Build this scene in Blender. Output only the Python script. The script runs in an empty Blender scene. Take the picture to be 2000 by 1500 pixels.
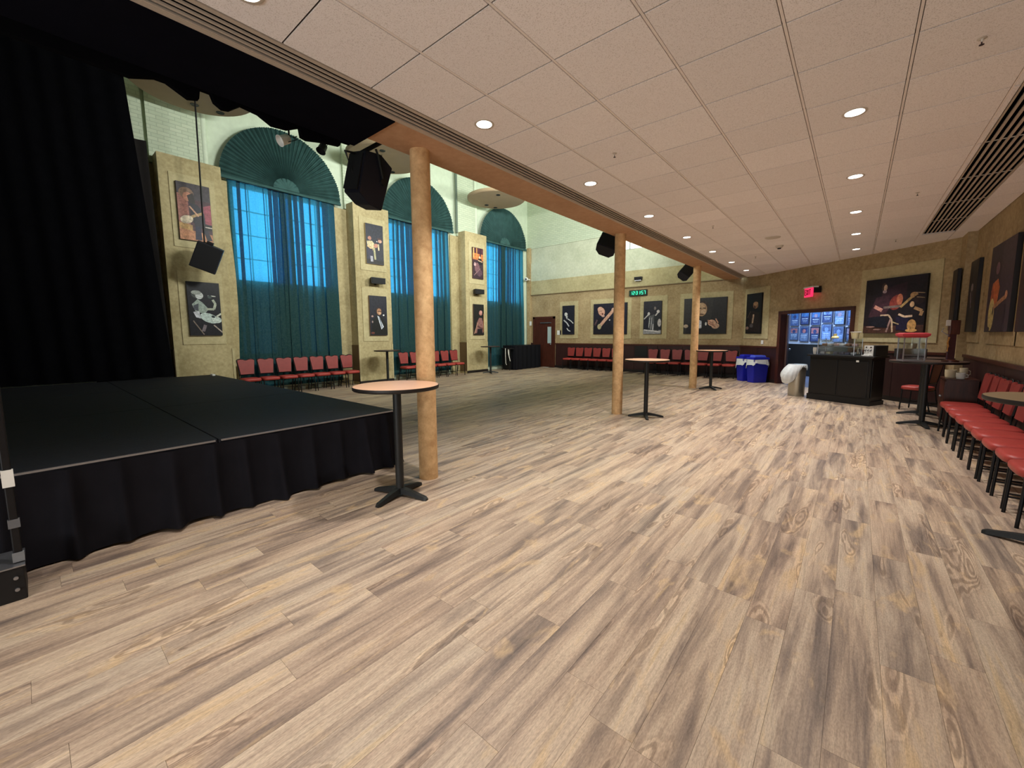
import bpy, bmesh, math, random
from mathutils import Vector, Matrix
random.seed(7)
PI = math.pi
SC = bpy.context.scene
COL = SC.collection

# ------------------------------------------------------------------ camera
CAM_H = 1.5255
YAW, PITCH, ROLL, FPX = -0.6938, -0.1047, -0.0054, 798.64
def cam_axes():
    F = Vector((math.sin(YAW)*math.cos(PITCH), math.cos(YAW)*math.cos(PITCH), math.sin(PITCH)))
    r = Vector((math.cos(YAW), -math.sin(YAW), 0)); u = r.cross(F)
    r2 = math.cos(ROLL)*r + math.sin(ROLL)*u
    u2 = -math.sin(ROLL)*r + math.cos(ROLL)*u
    return r2, u2, F
cd = bpy.data.cameras.new('camera'); cam = bpy.data.objects.new('camera', cd); COL.objects.link(cam)
r_, u_, f_ = cam_axes()
cam.matrix_world = Matrix(((r_.x, u_.x, -f_.x, 0), (r_.y, u_.y, -f_.y, 0), (r_.z, u_.z, -f_.z, CAM_H), (0, 0, 0, 1)))
cd.sensor_width = 36; cd.lens = FPX/2000*36
cd.shift_x = -6.87/2000; cd.shift_y = -13.5/2000
cd.clip_start = 0.05; cd.clip_end = 200
SC.camera = cam

# ------------------------------------------------------------------ world, exposure
w = bpy.data.worlds.new('world'); SC.world = w; w.use_nodes = True
bg = w.node_tree.nodes['Background']; bg.inputs[0].default_value = (0.62, 0.85, 1.0, 1); bg.inputs[1].default_value = 3.4
vs = SC.view_settings
vs.view_transform = 'Standard'; vs.look = 'None'; vs.gamma = 1; vs.use_curve_mapping = False
vs.exposure = 0.0
try:
    SC.cycles.max_bounces = 12; SC.cycles.diffuse_bounces = 8; SC.cycles.glossy_bounces = 3
    SC.cycles.transparent_max_bounces = 12; SC.cycles.transmission_bounces = 6
    SC.cycles.caustics_reflective = False; SC.cycles.caustics_refractive = False
    SC.cycles.sample_clamp_indirect = 4.0
    SC.cycles.use_denoising = True
    SC.cycles.use_light_tree = True
except Exception:
    pass

def light(kind, name, loc, energy, color, rot=(0, 0, 0), **kw):
    d = bpy.data.lights.new(name, kind); d.energy = energy; d.color = color
    for k, v in kw.items(): setattr(d, k, v)
    o = bpy.data.objects.new(name, d); COL.objects.link(o); o.location = loc; o.rotation_euler = rot
    return o
HC = 3.329                                   # low ceiling height
XW, YB = -12.17, 15.57                       # window wall, back wall
# daylight through the three tall windows (sky portals just outside the glass)
for cy in (4.88, 9.28, 13.72):
    light('AREA', 'sky_light', (XW-0.65, cy, 4.0), 50, (0.55, 0.82, 1.0), (0, -PI/2, 0), shape='RECTANGLE', size=2.7, size_y=2.4)
# added fill lights washing the high room walls, out of view above the soffit
for (y, e) in ((5.6, 210), (9.6, 210), (13.2, 145)):
    light('AREA', 'high_room_fill', (-4.4, y, 5.6), e, (0.97, 1.0, 0.94), (0, math.radians(82), 0), shape='RECTANGLE', size=0.4, size_y=1.6, spread=math.radians(130))
light('AREA', 'high_room_fill', (-7.6, 7.2, 5.6), 160, (1.0, 0.98, 0.91), (math.radians(88), 0, 0), shape='RECTANGLE', size=3.0, size_y=0.4, spread=math.radians(120))
# added fill from behind the viewer, brightens the low ceiling
light('AREA', 'rear_fill', (-0.6, -5.7, 1.5), 330, (0.93, 0.97, 1.0), (math.radians(118), 0, 0), shape='RECTANGLE', size=4.0, size_y=2.4)
light('AREA', 'lobby_light', (-1.9, 16.1, 3.05), 170, (0.55, 0.76, 1.0), (0, 0, 0), shape='RECTANGLE', size=2.0, size_y=1.0)
DOWN_E = 222
DOWN_C = (1.0, 0.965, 0.94)

# ------------------------------------------------------------------ helpers
def lin(c): return c/12.92 if c <= 0.04045 else ((c+0.055)/1.055)**2.4
def S(r, g, b): return (lin(r/255), lin(g/255), lin(b/255), 1)
class NT:
    def __init__(s, name):
        s.m = bpy.data.materials.new(name); s.m.use_nodes = True
        s.t = s.m.node_tree; s.b = s.t.nodes['Principled BSDF']; s.out = s.t.nodes['Material Output']
    def n(s, typ, **kw):
        nd = s.t.nodes.new(typ)
        for k, v in kw.items():
            setattr(nd, k, v)
        return nd
    def l(s, a, b): s.t.links.new(a, b)
def setin(nd, **kw):
    for k, v in kw.items(): nd.inputs[k.replace('_', ' ')].default_value = v
def ramp(t, stops):
    r = t.n('ShaderNodeValToRGB'); e = r.color_ramp.elements
    while len(e) < len(stops): e.new(0.5)
    for i, (p, c) in enumerate(stops): e[i].position = p; e[i].color = c
    return r
def M(name, col, rough=0.6, metal=0.0, var=0.0, scale=20, bump=0.0, bscale=80, spec=0.4, stretch=(1, 1, 1), emit=None, estr=0):
    t = NT(name); b = t.b
    b.inputs['Base Color'].default_value = col; b.inputs['Roughness'].default_value = rough
    b.inputs['Metallic'].default_value = metal; b.inputs['Specular IOR Level'].default_value = spec
    if emit: b.inputs['Emission Color'].default_value = emit; b.inputs['Emission Strength'].default_value = estr
    tc = t.n('ShaderNodeTexCoord'); mp = t.n('ShaderNodeMapping'); mp.inputs['Scale'].default_value = stretch
    t.l(tc.outputs['Object'], mp.inputs['Vector'])
    if var > 0:
        nz = t.n('ShaderNodeTexNoise'); setin(nz, Scale=scale, Detail=5.0, Roughness=0.6); t.l(mp.outputs[0], nz.inputs['Vector'])
        lo = tuple(c*(1-var) for c in col[:3])+(1,); hi = tuple(min(1, c*(1+var)) for c in col[:3])+(1,)
        r = ramp(t, [(0.3, lo), (0.7, hi)]); t.l(nz.outputs['Fac'], r.inputs[0]); t.l(r.outputs[0], b.inputs['Base Color'])
    if bump > 0:
        n2 = t.n('ShaderNodeTexNoise'); setin(n2, Scale=bscale, Detail=4.0); t.l(mp.outputs[0], n2.inputs['Vector'])
        bp = t.n('ShaderNodeBump'); bp.inputs['Strength'].default_value = bump; bp.inputs['Distance'].default_value = 0.01
        t.l(n2.outputs['Fac'], bp.inputs['Height']); t.l(bp.outputs[0], b.inputs['Normal'])
    return t.m

class MB:
    """collects shapes in one bmesh, links them as ONE mesh object"""
    def __init__(s): s.bm = bmesh.new(); s.smooth = False
    def _xf(s, vs, mat):
        if mat is not None: bmesh.ops.transform(s.bm, matrix=mat, verts=vs)
    def box(s, c, d, rz=0, rot=None, bev=0):
        r = bmesh.ops.create_cube(s.bm, size=1); vs = r['verts']
        bmesh.ops.scale(s.bm, vec=d, verts=vs)
        if bev > 0:
            es = list({e for v in vs for e in v.link_edges})
            rr = bmesh.ops.bevel(s.bm, geom=es, offset=bev, segments=2, affect='EDGES', profile=0.5)
            vs = list({v for f in rr['faces'] for v in f.verts} | {v for v in vs if v.is_valid})
        R = rot.to_4x4() if rot is not None else Matrix.Rotation(rz, 4, 'Z')
        s._xf(vs, Matrix.Translation(c) @ R); return s
    def b2(s, x0, x1, y0, y1, z0, z1, bev=0):
        return s.box(((x0+x1)/2, (y0+y1)/2, (z0+z1)/2), (abs(x1-x0), abs(y1-y0), abs(z1-z0)), bev=bev)
    def cyl(s, p0, p1, r, r2=None, seg=16, cap=True):
        p0 = Vector(p0); p1 = Vector(p1); d = p1-p0
        q = d.to_track_quat('Z', 'Y').to_matrix().to_4x4()
        rr = bmesh.ops.create_cone(s.bm, cap_ends=cap, segments=seg, radius1=r, radius2=r if r2 is None else r2, depth=d.length)
        s._xf(rr['verts'], Matrix.Translation((p0+p1)/2) @ q); return s
    def sphere(s, c, r, sc=(1, 1, 1), seg=16):
        rr = bmesh.ops.create_uvsphere(s.bm, u_segments=seg, v_segments=max(6, seg//2), radius=r)
        s._xf(rr['verts'], Matrix.Translation(c) @ Matrix.Diagonal((*sc, 1))); return s
    def tube(s, pts, r, seg=8, sx=1.0):
        pts = [Vector(p) for p in pts]; rings = []
        for i, p in enumerate(pts):
            a = pts[max(0, i-1)]; b = pts[min(len(pts)-1, i+1)]; t = (b-a).normalized()
            n = t.cross(Vector((0.013, 0.02, 1)))
            if n.length < 0.05: n = t.cross(Vector((0, 1, 0.01)))
            n.normalize(); m = t.cross(n)
            rings.append([s.bm.verts.new(p + r*(math.cos(k*2*PI/seg)*n*sx + math.sin(k*2*PI/seg)*m)) for k in range(seg)])
        for a, b in zip(rings, rings[1:]):
            for k in range(seg): s.bm.faces.new((a[k], a[(k+1) % seg], b[(k+1) % seg], b[k]))
        s.bm.faces.new(rings[0][::-1]); s.bm.faces.new(rings[-1]); return s
    def lathe(s, prof, c=(0, 0, 0), seg=32, axis=None):
        rings = []
        for (r, z) in prof:
            rings.append([s.bm.verts.new((c[0]+max(r, 1e-4)*math.cos(k*2*PI/seg), c[1]+max(r, 1e-4)*math.sin(k*2*PI/seg), c[2]+z)) for k in range(seg)])
        for a, b in zip(rings, rings[1:]):
            for k in range(seg): s.bm.faces.new((a[k], a[(k+1) % seg], b[(k+1) % seg], b[k]))
        s.bm.faces.new(rings[0][::-1]); s.bm.faces.new(rings[-1]); return s
    def prism(s, poly, d0, d1, frame):
        """poly (a,b) list; frame(a,b,d)->xyz"""
        A = [s.bm.verts.new(frame(a, b, d0)) for a, b in poly]; B = [s.bm.verts.new(frame(a, b, d1)) for a, b in poly]
        n = len(poly)
        for k in range(n): s.bm.faces.new((A[k], A[(k+1) % n], B[(k+1) % n], B[k]))
        s.bm.faces.new(A[::-1]); s.bm.faces.new(B); return s
    def grid(s, fn, nu, nv, thick=0.0):
        V = [[s.bm.verts.new(fn(i/(nu-1), j/(nv-1))) for j in range(nv)] for i in range(nu)]
        for i in range(nu-1):
            for j in range(nv-1): s.bm.faces.new((V[i][j], V[i+1][j], V[i+1][j+1], V[i][j+1]))
        return s
    def build(s, name, mat, parent=None, smooth=None, origin=None):
        bmesh.ops.recalc_face_normals(s.bm, faces=s.bm.faces[:]) if len(s.bm.faces) < 60000 else None
        me = bpy.data.meshes.new(name)
        if origin is not None: bmesh.ops.translate(s.bm, vec=-Vector(origin), verts=s.bm.verts[:])
        s.bm.to_mesh(me); s.bm.free()
        if smooth is not None:
            me.polygons.foreach_set('use_smooth', [True]*len(me.polygons))
            if smooth < 180: me.set_sharp_from_angle(angle=math.radians(smooth))
        for m in (mat if isinstance(mat, (list, tuple)) else [mat]): me.materials.append(m)
        o = bpy.data.objects.new(name, me); COL.objects.link(o)
        if origin is not None: o.location = origin
        if parent is not None: o.parent = parent
        return o
def tag(o, label=None, cat=None, group=None, kind=None):
    if label: o['label'] = label
    if cat: o['category'] = cat
    if group: o['group'] = group
    if kind: o['kind'] = kind
    return o
def thing(name, label, cat, loc=(0, 0, 0), rz=0, group=None):
    o = bpy.data.objects.new(name, None); COL.objects.link(o); o.location = loc; o.rotation_euler = (0, 0, rz)
    o.empty_display_size = 0.1
    return tag(o, label, cat, group)
KIDS = {}
def copy_tree(o, parent=None, loc=None, rz=None, label=None, group=None):
    c = o.copy(); COL.objects.link(c)
    if parent is not None: c.parent = parent
    if loc is not None: c.location = loc
    if rz is not None: c.rotation_euler = (0, 0, rz)
    if label: c['label'] = label
    if group: c['group'] = group
    for ch in list(o.children): copy_tree(ch, c)
    return c
# slanted wall frame: u along the wall, d out of the room
SN = Vector((0.6562, 0.7546, 0)); SU = Vector((0.7546, -0.6562, 0)); S0 = Vector((0, 12.942, 0))
SRZ = math.atan2(SU.y, SU.x)
def sp(u, d, z): return S0 + SU*u + SN*d + Vector((0, 0, z))

# ------------------------------------------------------------------ materials
def mat_faux(name, a, b, sc=1.4):
    t = NT(name); tc = t.n('ShaderNodeNewGeometry')
    nz = t.n('ShaderNodeTexNoise'); setin(nz, Scale=sc, Detail=8.0, Roughness=0.65); t.l(tc.outputs['Position'], nz.inputs['Vector'])
    n2 = t.n('ShaderNodeTexNoise'); setin(n2, Scale=14.0, Detail=6.0, Roughness=0.7); t.l(tc.outputs['Position'], n2.inputs['Vector'])
    ad = t.n('ShaderNodeMath', operation='ADD'); mu = t.n('ShaderNodeMath', operation='MULTIPLY'); mu.inputs[1].default_value = 0.5
    t.l(nz.outputs['Fac'], ad.inputs[0]); t.l(n2.outputs['Fac'], ad.inputs[1]); t.l(ad.outputs[0], mu.inputs[0])
    r = ramp(t, [(0.38, a), (0.62, b)]); t.l(mu.outputs[0], r.inputs[0]); t.l(r.outputs[0], t.b.inputs['Base Color'])
    t.b.inputs['Roughness'].default_value = 0.75; t.b.inputs['Specular IOR Level'].default_value = 0.25
    bp = t.n('ShaderNodeBump'); bp.inputs['Strength'].default_value = 0.15; bp.inputs['Distance'].default_value = 0.01
    t.l(n2.outputs['Fac'], bp.inputs['Height']); t.l(bp.outputs[0], t.b.inputs['Normal'])
    return t.m
m_tan = mat_faux('tan_plaster', S(140, 120, 86), S(184, 164, 126))
m_tan2 = mat_faux('light_tan_plaster', S(166, 153, 116), S(194, 182, 142))
m_pier = mat_faux('pier_plaster', S(152, 138, 100), S(188, 174, 134))
m_soffit = mat_faux('soffit_plaster', S(184, 144, 110), S(202, 162, 128))
m_cement = mat_faux('grey_green_plaster', S(176, 182, 158), S(202, 206, 184))
m_cement2 = mat_faux('beige_band_plaster', S(160, 150, 112), S(188, 178, 138))
m_column = mat_faux('column_plaster', S(192, 152, 106), S(226, 190, 140), 9)
def mat_brick():
    t = NT('painted_brick'); tc = t.n('ShaderNodeNewGeometry'); sx = t.n('ShaderNodeSeparateXYZ'); t.l(tc.outputs['Position'], sx.inputs[0])
    ad = t.n('ShaderNodeMath', operation='ADD'); t.l(sx.outputs[0], ad.inputs[0]); t.l(sx.outputs[1], ad.inputs[1])
    cx = t.n('ShaderNodeCombineXYZ'); t.l(ad.outputs[0], cx.inputs[0]); t.l(sx.outputs[2], cx.inputs[1])
    b = t.n('ShaderNodeTexBrick'); t.l(cx.outputs[0], b.inputs['Vector'])
    b.inputs['Scale'].default_value = 1.0; b.inputs['Mortar Size'].default_value = 0.007; b.inputs['Brick Width'].default_value = 0.22; b.inputs['Row Height'].default_value = 0.078
    b.inputs['Color1'].default_value = S(196, 206, 182); b.inputs['Color2'].default_value = S(186, 198, 174); b.inputs['Mortar'].default_value = S(172, 184, 162)
    t.l(b.outputs['Color'], t.b.inputs['Base Color']); t.b.inputs['Roughness'].default_value = 0.7
    bp = t.n('ShaderNodeBump'); bp.inputs['Strength'].default_value = 0.6; bp.inputs['Distance'].default_value = 0.012; bp.invert = True
    t.l(b.outputs['Fac'], bp.inputs['Height']); t.l(bp.outputs[0], t.b.inputs['Normal'])
    return t.m
m_brick = mat_brick()
m_plast = M('pale_green_plaster', S(200, 212, 190), 0.7, var=0.07, scale=6, bump=0.25, bscale=25)
m_wains = M('dark_red_wainscot', S(50, 26, 25), 0.45, var=0.25, scale=3, stretch=(8, 8, 1))
m_darkwood = M('dark_reddish_wood', S(72, 36, 26), 0.4, var=0.35, scale=4, stretch=(10, 10, 1))
m_base = M('black_baseboard', S(30, 24, 22), 0.5, var=0.1)
def mat_tile():
    t = NT('ceiling_tile_fissured'); tc = t.n('ShaderNodeNewGeometry'); oi = t.n('ShaderNodeObjectInfo')
    n1 = t.n('ShaderNodeTexNoise'); setin(n1, Scale=150.0, Detail=3.0, Roughness=0.7); t.l(tc.outputs['Position'], n1.inputs['Vector'])
    r = ramp(t, [(0.36, S(214, 206, 200)), (0.47, S(250, 244, 242))]); t.l(n1.outputs['Fac'], r.inputs[0])
    mr = t.n('ShaderNodeMapRange'); setin(mr, To_Min=0.95, To_Max=1.03); t.l(oi.outputs['Random'], mr.inputs[0])
    mx = t.n('ShaderNodeVectorMath', operation='SCALE'); t.l(r.outputs[0], mx.inputs[0]); t.l(mr.outputs[0], mx.inputs['Scale'])
    t.l(mx.outputs[0], t.b.inputs['Base Color']); t.b.inputs['Roughness'].default_value = 0.85; t.b.inputs['Specular IOR Level'].default_value = 0.15
    return t.m
m_tile = mat_tile()
m_tbar = M('grid_bar_paint', S(240, 230, 222), 0.5, var=0.03)
m_gap = M('dark_void', S(7, 6, 6), 0.95, var=0.1, spec=0.0)
m_joint = M('ceiling_joint_shade_colour', S(46, 38, 34), 0.9, var=0.05, spec=0.1)  # cross bars coloured dark in place of shade in the tile joints
m_vent = M('vent_paint', S(190, 176, 160), 0.5, var=0.03)
def mat_floor(name, stuff):
    t = NT(name); g = t.n('ShaderNodeNewGeometry')
    if stuff: a = t.n('ShaderNodeAttribute', attribute_name='rnd'); rnd = a.outputs['Fac']
    else: rnd = t.n('ShaderNodeObjectInfo').outputs['Random']
    def mth(op, x, y=None):
        nd = t.n('ShaderNodeMath', operation=op)
        for i, v in enumerate((x, y)):
            if v is None: continue
            if isinstance(v, (int, float)): nd.inputs[i].default_value = v
            else: t.l(v, nd.inputs[i])
        return nd.outputs[0]
    off = mth('MULTIPLY', rnd, 61.7)
    sx = t.n('ShaderNodeSeparateXYZ'); t.l(g.outputs['Position'], sx.inputs[0])
    def vec(ax, ay):
        c = t.n('ShaderNodeCombineXYZ')
        t.l(mth('MULTIPLY', sx.outputs[0], ax), c.inputs[0]); t.l(mth('MULTIPLY', sx.outputs[1], ay), c.inputs[1]); t.l(off, c.inputs[2])
        return c.outputs[0]
    def noise(v, sc, det=4.0, ro=0.6, dist=0.0):
        n = t.n('ShaderNodeTexNoise'); setin(n, Scale=sc, Detail=det, Roughness=ro, Distortion=dist); t.l(v, n.inputs['Vector']); return n.outputs['Fac']
    blot = noise(vec(10.0, 0.8), 1.0, 5.0, 0.6, 0.5)
    r = ramp(t, [(0.27, S(104, 92, 88)), (0.39, S(146, 128, 114)), (0.50, S(182, 160, 138)), (0.60, S(200, 180, 156)), (0.70, S(204, 176, 134))])
    t.l(blot, r.inputs[0])
    # per plank tone
    r2 = ramp(t, [(0.0, S(222, 208, 196)), (0.25, S(240, 222, 204)), (0.5, S(255, 246, 232)), (0.75, S(232, 226, 218)), (1.0, S(255, 238, 214))])
    fr = mth('FRACT', mth('MULTIPLY', rnd, 17.3)); t.l(fr, r2.inputs[0])
    mx = t.n('ShaderNodeMix', data_type='RGBA', blend_type='MULTIPLY'); mx.inputs[0].default_value = 0.6
    t.l(r.outputs[0], mx.inputs[6]); t.l(r2.outputs[0], mx.inputs[7])
    # yellowish patches printed across the grain
    yl = noise(vec(6.5, 2.4), 1.0, 3.0, 0.6, 0.8)
    ym = ramp(t, [(0.59, (0, 0, 0, 1)), (0.70, (1, 1, 1, 1))]); t.l(yl, ym.inputs[0])
    my = t.n('ShaderNodeMix', data_type='RGBA', blend_type='MIX'); ymf = mth('MULTIPLY', ym.outputs[0], 0.62)
    t.l(ymf, my.inputs[0]); t.l(mx.outputs[2], my.inputs[6]); my.inputs[7].default_value = S(206, 170, 118)
    # fine grain and pores
    gr = noise(vec(90.0, 4.0), 1.0, 6.0, 0.8)
    rg = ramp(t, [(0.30, (0.55, 0.53, 0.51, 1)), (0.52, (1, 1, 1, 1)), (0.72, (1.22, 1.20, 1.16, 1))]); t.l(gr, rg.inputs[0])
    m2 = t.n('ShaderNodeMix', data_type='RGBA', blend_type='MULTIPLY'); m2.inputs[0].default_value = 0.7
    t.l(my.outputs[2], m2.inputs[6]); t.l(rg.outputs[0], m2.inputs[7])
    # speckle
    sp_ = noise(vec(210.0, 60.0), 1.0, 2.0, 0.6)
    rs_ = ramp(t, [(0.35, (0.80, 0.79, 0.78, 1)), (0.62, (1.10, 1.10, 1.08, 1))]); t.l(sp_, rs_.inputs[0])
    m4 = t.n('ShaderNodeMix', data_type='RGBA', blend_type='MULTIPLY'); m4.inputs[0].default_value = 0.8
    t.l(m2.outputs[2], m4.inputs[6]); t.l(rs_.outputs[0], m4.inputs[7])
    # cathedral figure
    big = noise(vec(6.4, 1.15), 1.0, 2.0, 0.45, 0.35)
    ring = mth('SINE', mth('MULTIPLY', mth('ADD', big, mth('MULTIPLY', gr, 0.05)), 120.0))
    msk = ramp(t, [(0.60, (0, 0, 0, 1)), (0.66, (1, 1, 1, 1))]); t.l(big, msk.inputs[0])
    rr = ramp(t, [(0.25, (1.16, 1.13, 1.08, 1)), (0.62, (0.74, 0.70, 0.66, 1))]); t.l(mth('MULTIPLY_ADD', ring, 0.5), rr.inputs[0])
    rr.inputs[0].links[0].from_node.inputs[2].default_value = 0.5
    m3 = t.n('ShaderNodeMix', data_type='RGBA', blend_type='MULTIPLY'); t.l(msk.outputs[0], m3.inputs[0]); t.l(m4.outputs[2], m3.inputs[6]); t.l(rr.outputs[0], m3.inputs[7])
    hs = t.n('ShaderNodeHueSaturation'); hs.inputs['Saturation'].default_value = 0.86; hs.inputs['Value'].default_value = 1.03
    t.l(m3.outputs[2], hs.inputs['Color']); t.l(hs.outputs[0], t.b.inputs['Base Color'])
    t.b.inputs['Roughness'].default_value = 0.42; t.b.inputs['Specular IOR Level'].default_value = 0.35
    bp = t.n('ShaderNodeBump'); bp.inputs['Strength'].default_value = 0.12; bp.inputs['Distance'].default_value = 0.003
    t.l(gr, bp.inputs['Height']); t.l(bp.outputs[0], t.b.inputs['Normal'])
    return t.m
m_plank = mat_floor('oak_plank', False); m_plank_far = mat_floor('oak_plank_far', True)
m_sub = M('subfloor', S(96, 80, 68), 0.8, var=0.1)
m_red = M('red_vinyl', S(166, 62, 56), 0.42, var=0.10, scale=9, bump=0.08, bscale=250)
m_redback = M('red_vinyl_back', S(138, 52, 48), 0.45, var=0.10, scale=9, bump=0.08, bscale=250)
m_blackmetal = M('black_metal', S(22, 21, 23), 0.45, 0.3, var=0.1)
m_cast = M('black_cast_base', S(34, 36, 36), 0.5, 0.1, var=0.15, scale=30, bump=0.1)
m_top = M('light_laminate', S(216, 170, 138), 0.35, var=0.07, scale=5, stretch=(12, 1, 1))
m_topdark = M('dark_laminate', S(84, 62, 56), 0.4, var=0.15, scale=5)
m_topgrey = M('taupe_laminate', S(124, 104, 78), 0.4, var=0.08, scale=5)
m_edge = M('black_edge_band', S(30, 26, 24), 0.5, var=0.05)
m_black = M('black_plastic', S(16, 16, 18), 0.5, var=0.15)
m_speaker = M('speaker_paint', S(21, 22, 33), 0.55, var=0.1, bump=0.1, bscale=300)
m_grille = M('speaker_grille', S(13, 13, 17), 0.7, var=0.3, scale=300)
m_velour = M('black_velour', S(6, 6, 9), 0.98, var=0.25, scale=5, spec=0.05)
m_velsof = M('black_soffit_fabric', S(12, 12, 20), 0.95, var=0.15, scale=5, spec=0.05)
m_skirt = M('black_skirt', S(23, 22, 26), 0.9, var=0.12, scale=6, spec=0.08)
m_deck = M('black_deck', S(26, 27, 33), 0.7, var=0.25, scale=14, bump=0.2, bscale=60, spec=0.25)
m_alu = M('aluminium', S(170, 172, 178), 0.35, 0.9, var=0.05)
m_white = M('white_plastic', S(225, 225, 220), 0.5, var=0.03)
m_paper = M('white_paper', S(220, 218, 210), 0.7, var=0.03)
m_fan = M('green_pleated_fabric', S(54, 84, 82), 0.8, var=0.2, scale=4, spec=0.15)
m_steel = M('brushed_steel', S(176, 172, 158), 0.32, 0.85, var=0.06, scale=20, stretch=(1, 1, 20))
m_liner = M('white_bin_liner', S(214, 220, 222), 0.45, var=0.1, scale=10, bump=0.8, bscale=18)
m_blue = M('blue_plastic', S(30, 36, 168), 0.45, var=0.08)
m_bluelid = M('pale_blue_lid', S(74, 92, 205), 0.45, var=0.08)
m_cloth = M('black_table_cloth', S(20, 20, 24), 0.9, var=0.1, spec=0.1)
m_counter = M('black_counter_panel', S(18, 17, 18), 0.4, var=0.12, scale=4)
m_frost = M('frosted_glass', S(170, 190, 190), 0.25, var=0.05)
m_lampglow = M('lamp_glow', S(255, 255, 255), 0.5, emit=(0.93, 0.98, 1.0, 1), estr=7.0)
m_trimring = M('lamp_trim', S(205, 195, 182), 0.4, var=0.02)
m_red_led = M('red_exit_glow', S(60, 5, 10), 0.4, emit=S(255, 50, 100), estr=1.15)
m_led_txt = M('exit_letter', S(90, 10, 20), 0.4, emit=S(90, 0, 12), estr=0.2)
m_green_led = M('green_clock_digit', S(10, 60, 40), 0.4, emit=S(60, 255, 190), estr=2.2)
m_clockface = M('clock_face', S(2, 40, 26), 0.3, emit=S(0, 90, 60), estr=0.25)
m_winlit = M('lit_window_pane', S(220, 230, 220), 0.4, emit=S(235, 245, 225), estr=1.4)
def mat_curtain():
    t = NT('teal_curtain'); t.t.nodes.remove(t.b)
    g = t.n('ShaderNodeNewGeometry')
    nz = t.n('ShaderNodeTexNoise'); setin(nz, Scale=30.0, Detail=4.0); t.l(g.outputs['Position'], nz.inputs['Vector'])
    r = ramp(t, [(0.3, S(50, 84, 82)), (0.7, S(84, 120, 114))]); t.l(nz.outputs['Fac'], r.inputs[0])
    d = t.n('ShaderNodeBsdfDiffuse'); t.l(r.outputs[0], d.inputs[0])
    tr = t.n('ShaderNodeBsdfTranslucent'); tr.inputs[0].default_value = S(50, 140, 165)
    tp = t.n('ShaderNodeBsdfTransparent'); tp.inputs[0].default_value = S(66, 164, 210)
    m1 = t.n('ShaderNodeMixShader'); m1.inputs[0].default_value = 0.5; t.l(d.outputs[0], m1.inputs[1]); t.l(tr.outputs[0], m1.inputs[2])
    m2 = t.n('ShaderNodeMixShader'); m2.inputs[0].default_value = 0.30; t.l(m1.outputs[0], m2.inputs[1]); t.l(tp.outputs[0], m2.inputs[2])
    t.l(m2.outputs[0], t.out.inputs[0]); return t.m
m_curtain = mat_curtain()
def mat_glass(name, col, fac, rough=0.05):
    t = NT(name); t.t.nodes.remove(t.b)
    g = t.n('ShaderNodeBsdfGlossy'); g.inputs['Roughness'].default_value = rough
    tp = t.n('ShaderNodeBsdfTransparent'); tp.inputs[0].default_value = col
    m = t.n('ShaderNodeMixShader'); m.inputs[0].default_value = fac; t.l(tp.outputs[0], m.inputs[1]); t.l(g.outputs[0], m.inputs[2])
    t.l(m.outputs[0], t.out.inputs[0]); return t.m
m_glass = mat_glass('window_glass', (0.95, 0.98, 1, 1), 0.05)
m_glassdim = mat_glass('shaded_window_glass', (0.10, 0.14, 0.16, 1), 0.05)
m_acrylic = mat_glass('clear_acrylic', (0.93, 0.96, 0.96, 1), 0.10, 0.12)
def mat_print():
    t = NT('photo_print'); a = t.n('ShaderNodeAttribute', attribute_name='Col'); g = t.n('ShaderNodeNewGeometry')
    nz = t.n('ShaderNodeTexNoise'); setin(nz, Scale=16.0, Detail=7.0, Roughness=0.75); t.l(g.outputs['Position'], nz.inputs['Vector'])
    mr = t.n('ShaderNodeMapRange'); setin(mr, From_Min=0.3, From_Max=0.7, To_Min=0.35, To_Max=1.5); t.l(nz.outputs['Fac'], mr.inputs[0])
    mx = t.n('ShaderNodeVectorMath', operation='SCALE'); t.l(a.outputs['Color'], mx.inputs[0]); t.l(mr.outputs[0], mx.inputs['Scale'])
    t.l(mx.outputs[0], t.b.inputs['Base Color']); t.b.inputs['Roughness'].default_value = 0.45; t.b.inputs['Specular IOR Level'].default_value = 0.3
    return t.m
m_print = mat_print()

# ------------------------------------------------------------------ the room shell
XR = 1.57
def px_of(p):
    d = Vector(p)-Vector((0, 0, CAM_H)); z = d.dot(f_)
    if z < 0.15: return None
    return (1006.87+FPX*d.dot(r_)/z, 736.5-FPX*d.dot(u_)/z, z)
fl = MB().b2(-12.6, 2.6, -6.0, 21.5, -0.2, -0.012).build('floor', m_sub); tag(fl, kind='structure')
PW, PL = 0.182, 1.22
plank_me = None; cand = []
nx = int((XR+12.2)/PW)+2
for i in range(nx):
    x = -12.2+(i+0.5)*PW; o0 = random.random()*PL
    for j in range(-5, 16):
        y = j*PL+o0
        if y < -4.5 or y > 15.2: continue
        if x > -3.0 and y-PL/2 > 12.942-0.8696*x+0.9: continue
        c = px_of((x, y, 0)); sz = -1
        if c and -150 < c[0] < 2150 and -100 < c[1] < 1750: sz = 1/(c[2]*c[2])
        cand.append((sz, x, y))
cand.sort(reverse=True)
b = MB().box((0, 0, -0.005), (PW-0.0010, PL-0.0010, 0.010)); first = b.build('floor_plank', m_plank, fl); first.location = (cand[0][1], cand[0][2], 0)
for k, (sz, x, y) in enumerate(cand[1:300]):
    o = first.copy(); COL.objects.link(o); o.location = (x, y, 0)
mb = MB(); lay = None
for (sz, x, y) in cand[300:]: mb.box((x, y, -0.005), (PW-0.0010, PL-0.0010, 0.010))
rest = mb.build('far_floor_planks', m_plank_far, fl); rest['kind'] = 'stuff'
at = rest.data.attributes.new('rnd', 'FLOAT', 'FACE')
nb = len(rest.data.polygons)//6; vals = []
for k in range(nb): vals += [random.random()]*6
at.data.foreach_set('value', vals[:len(rest.data.polygons)])
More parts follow.
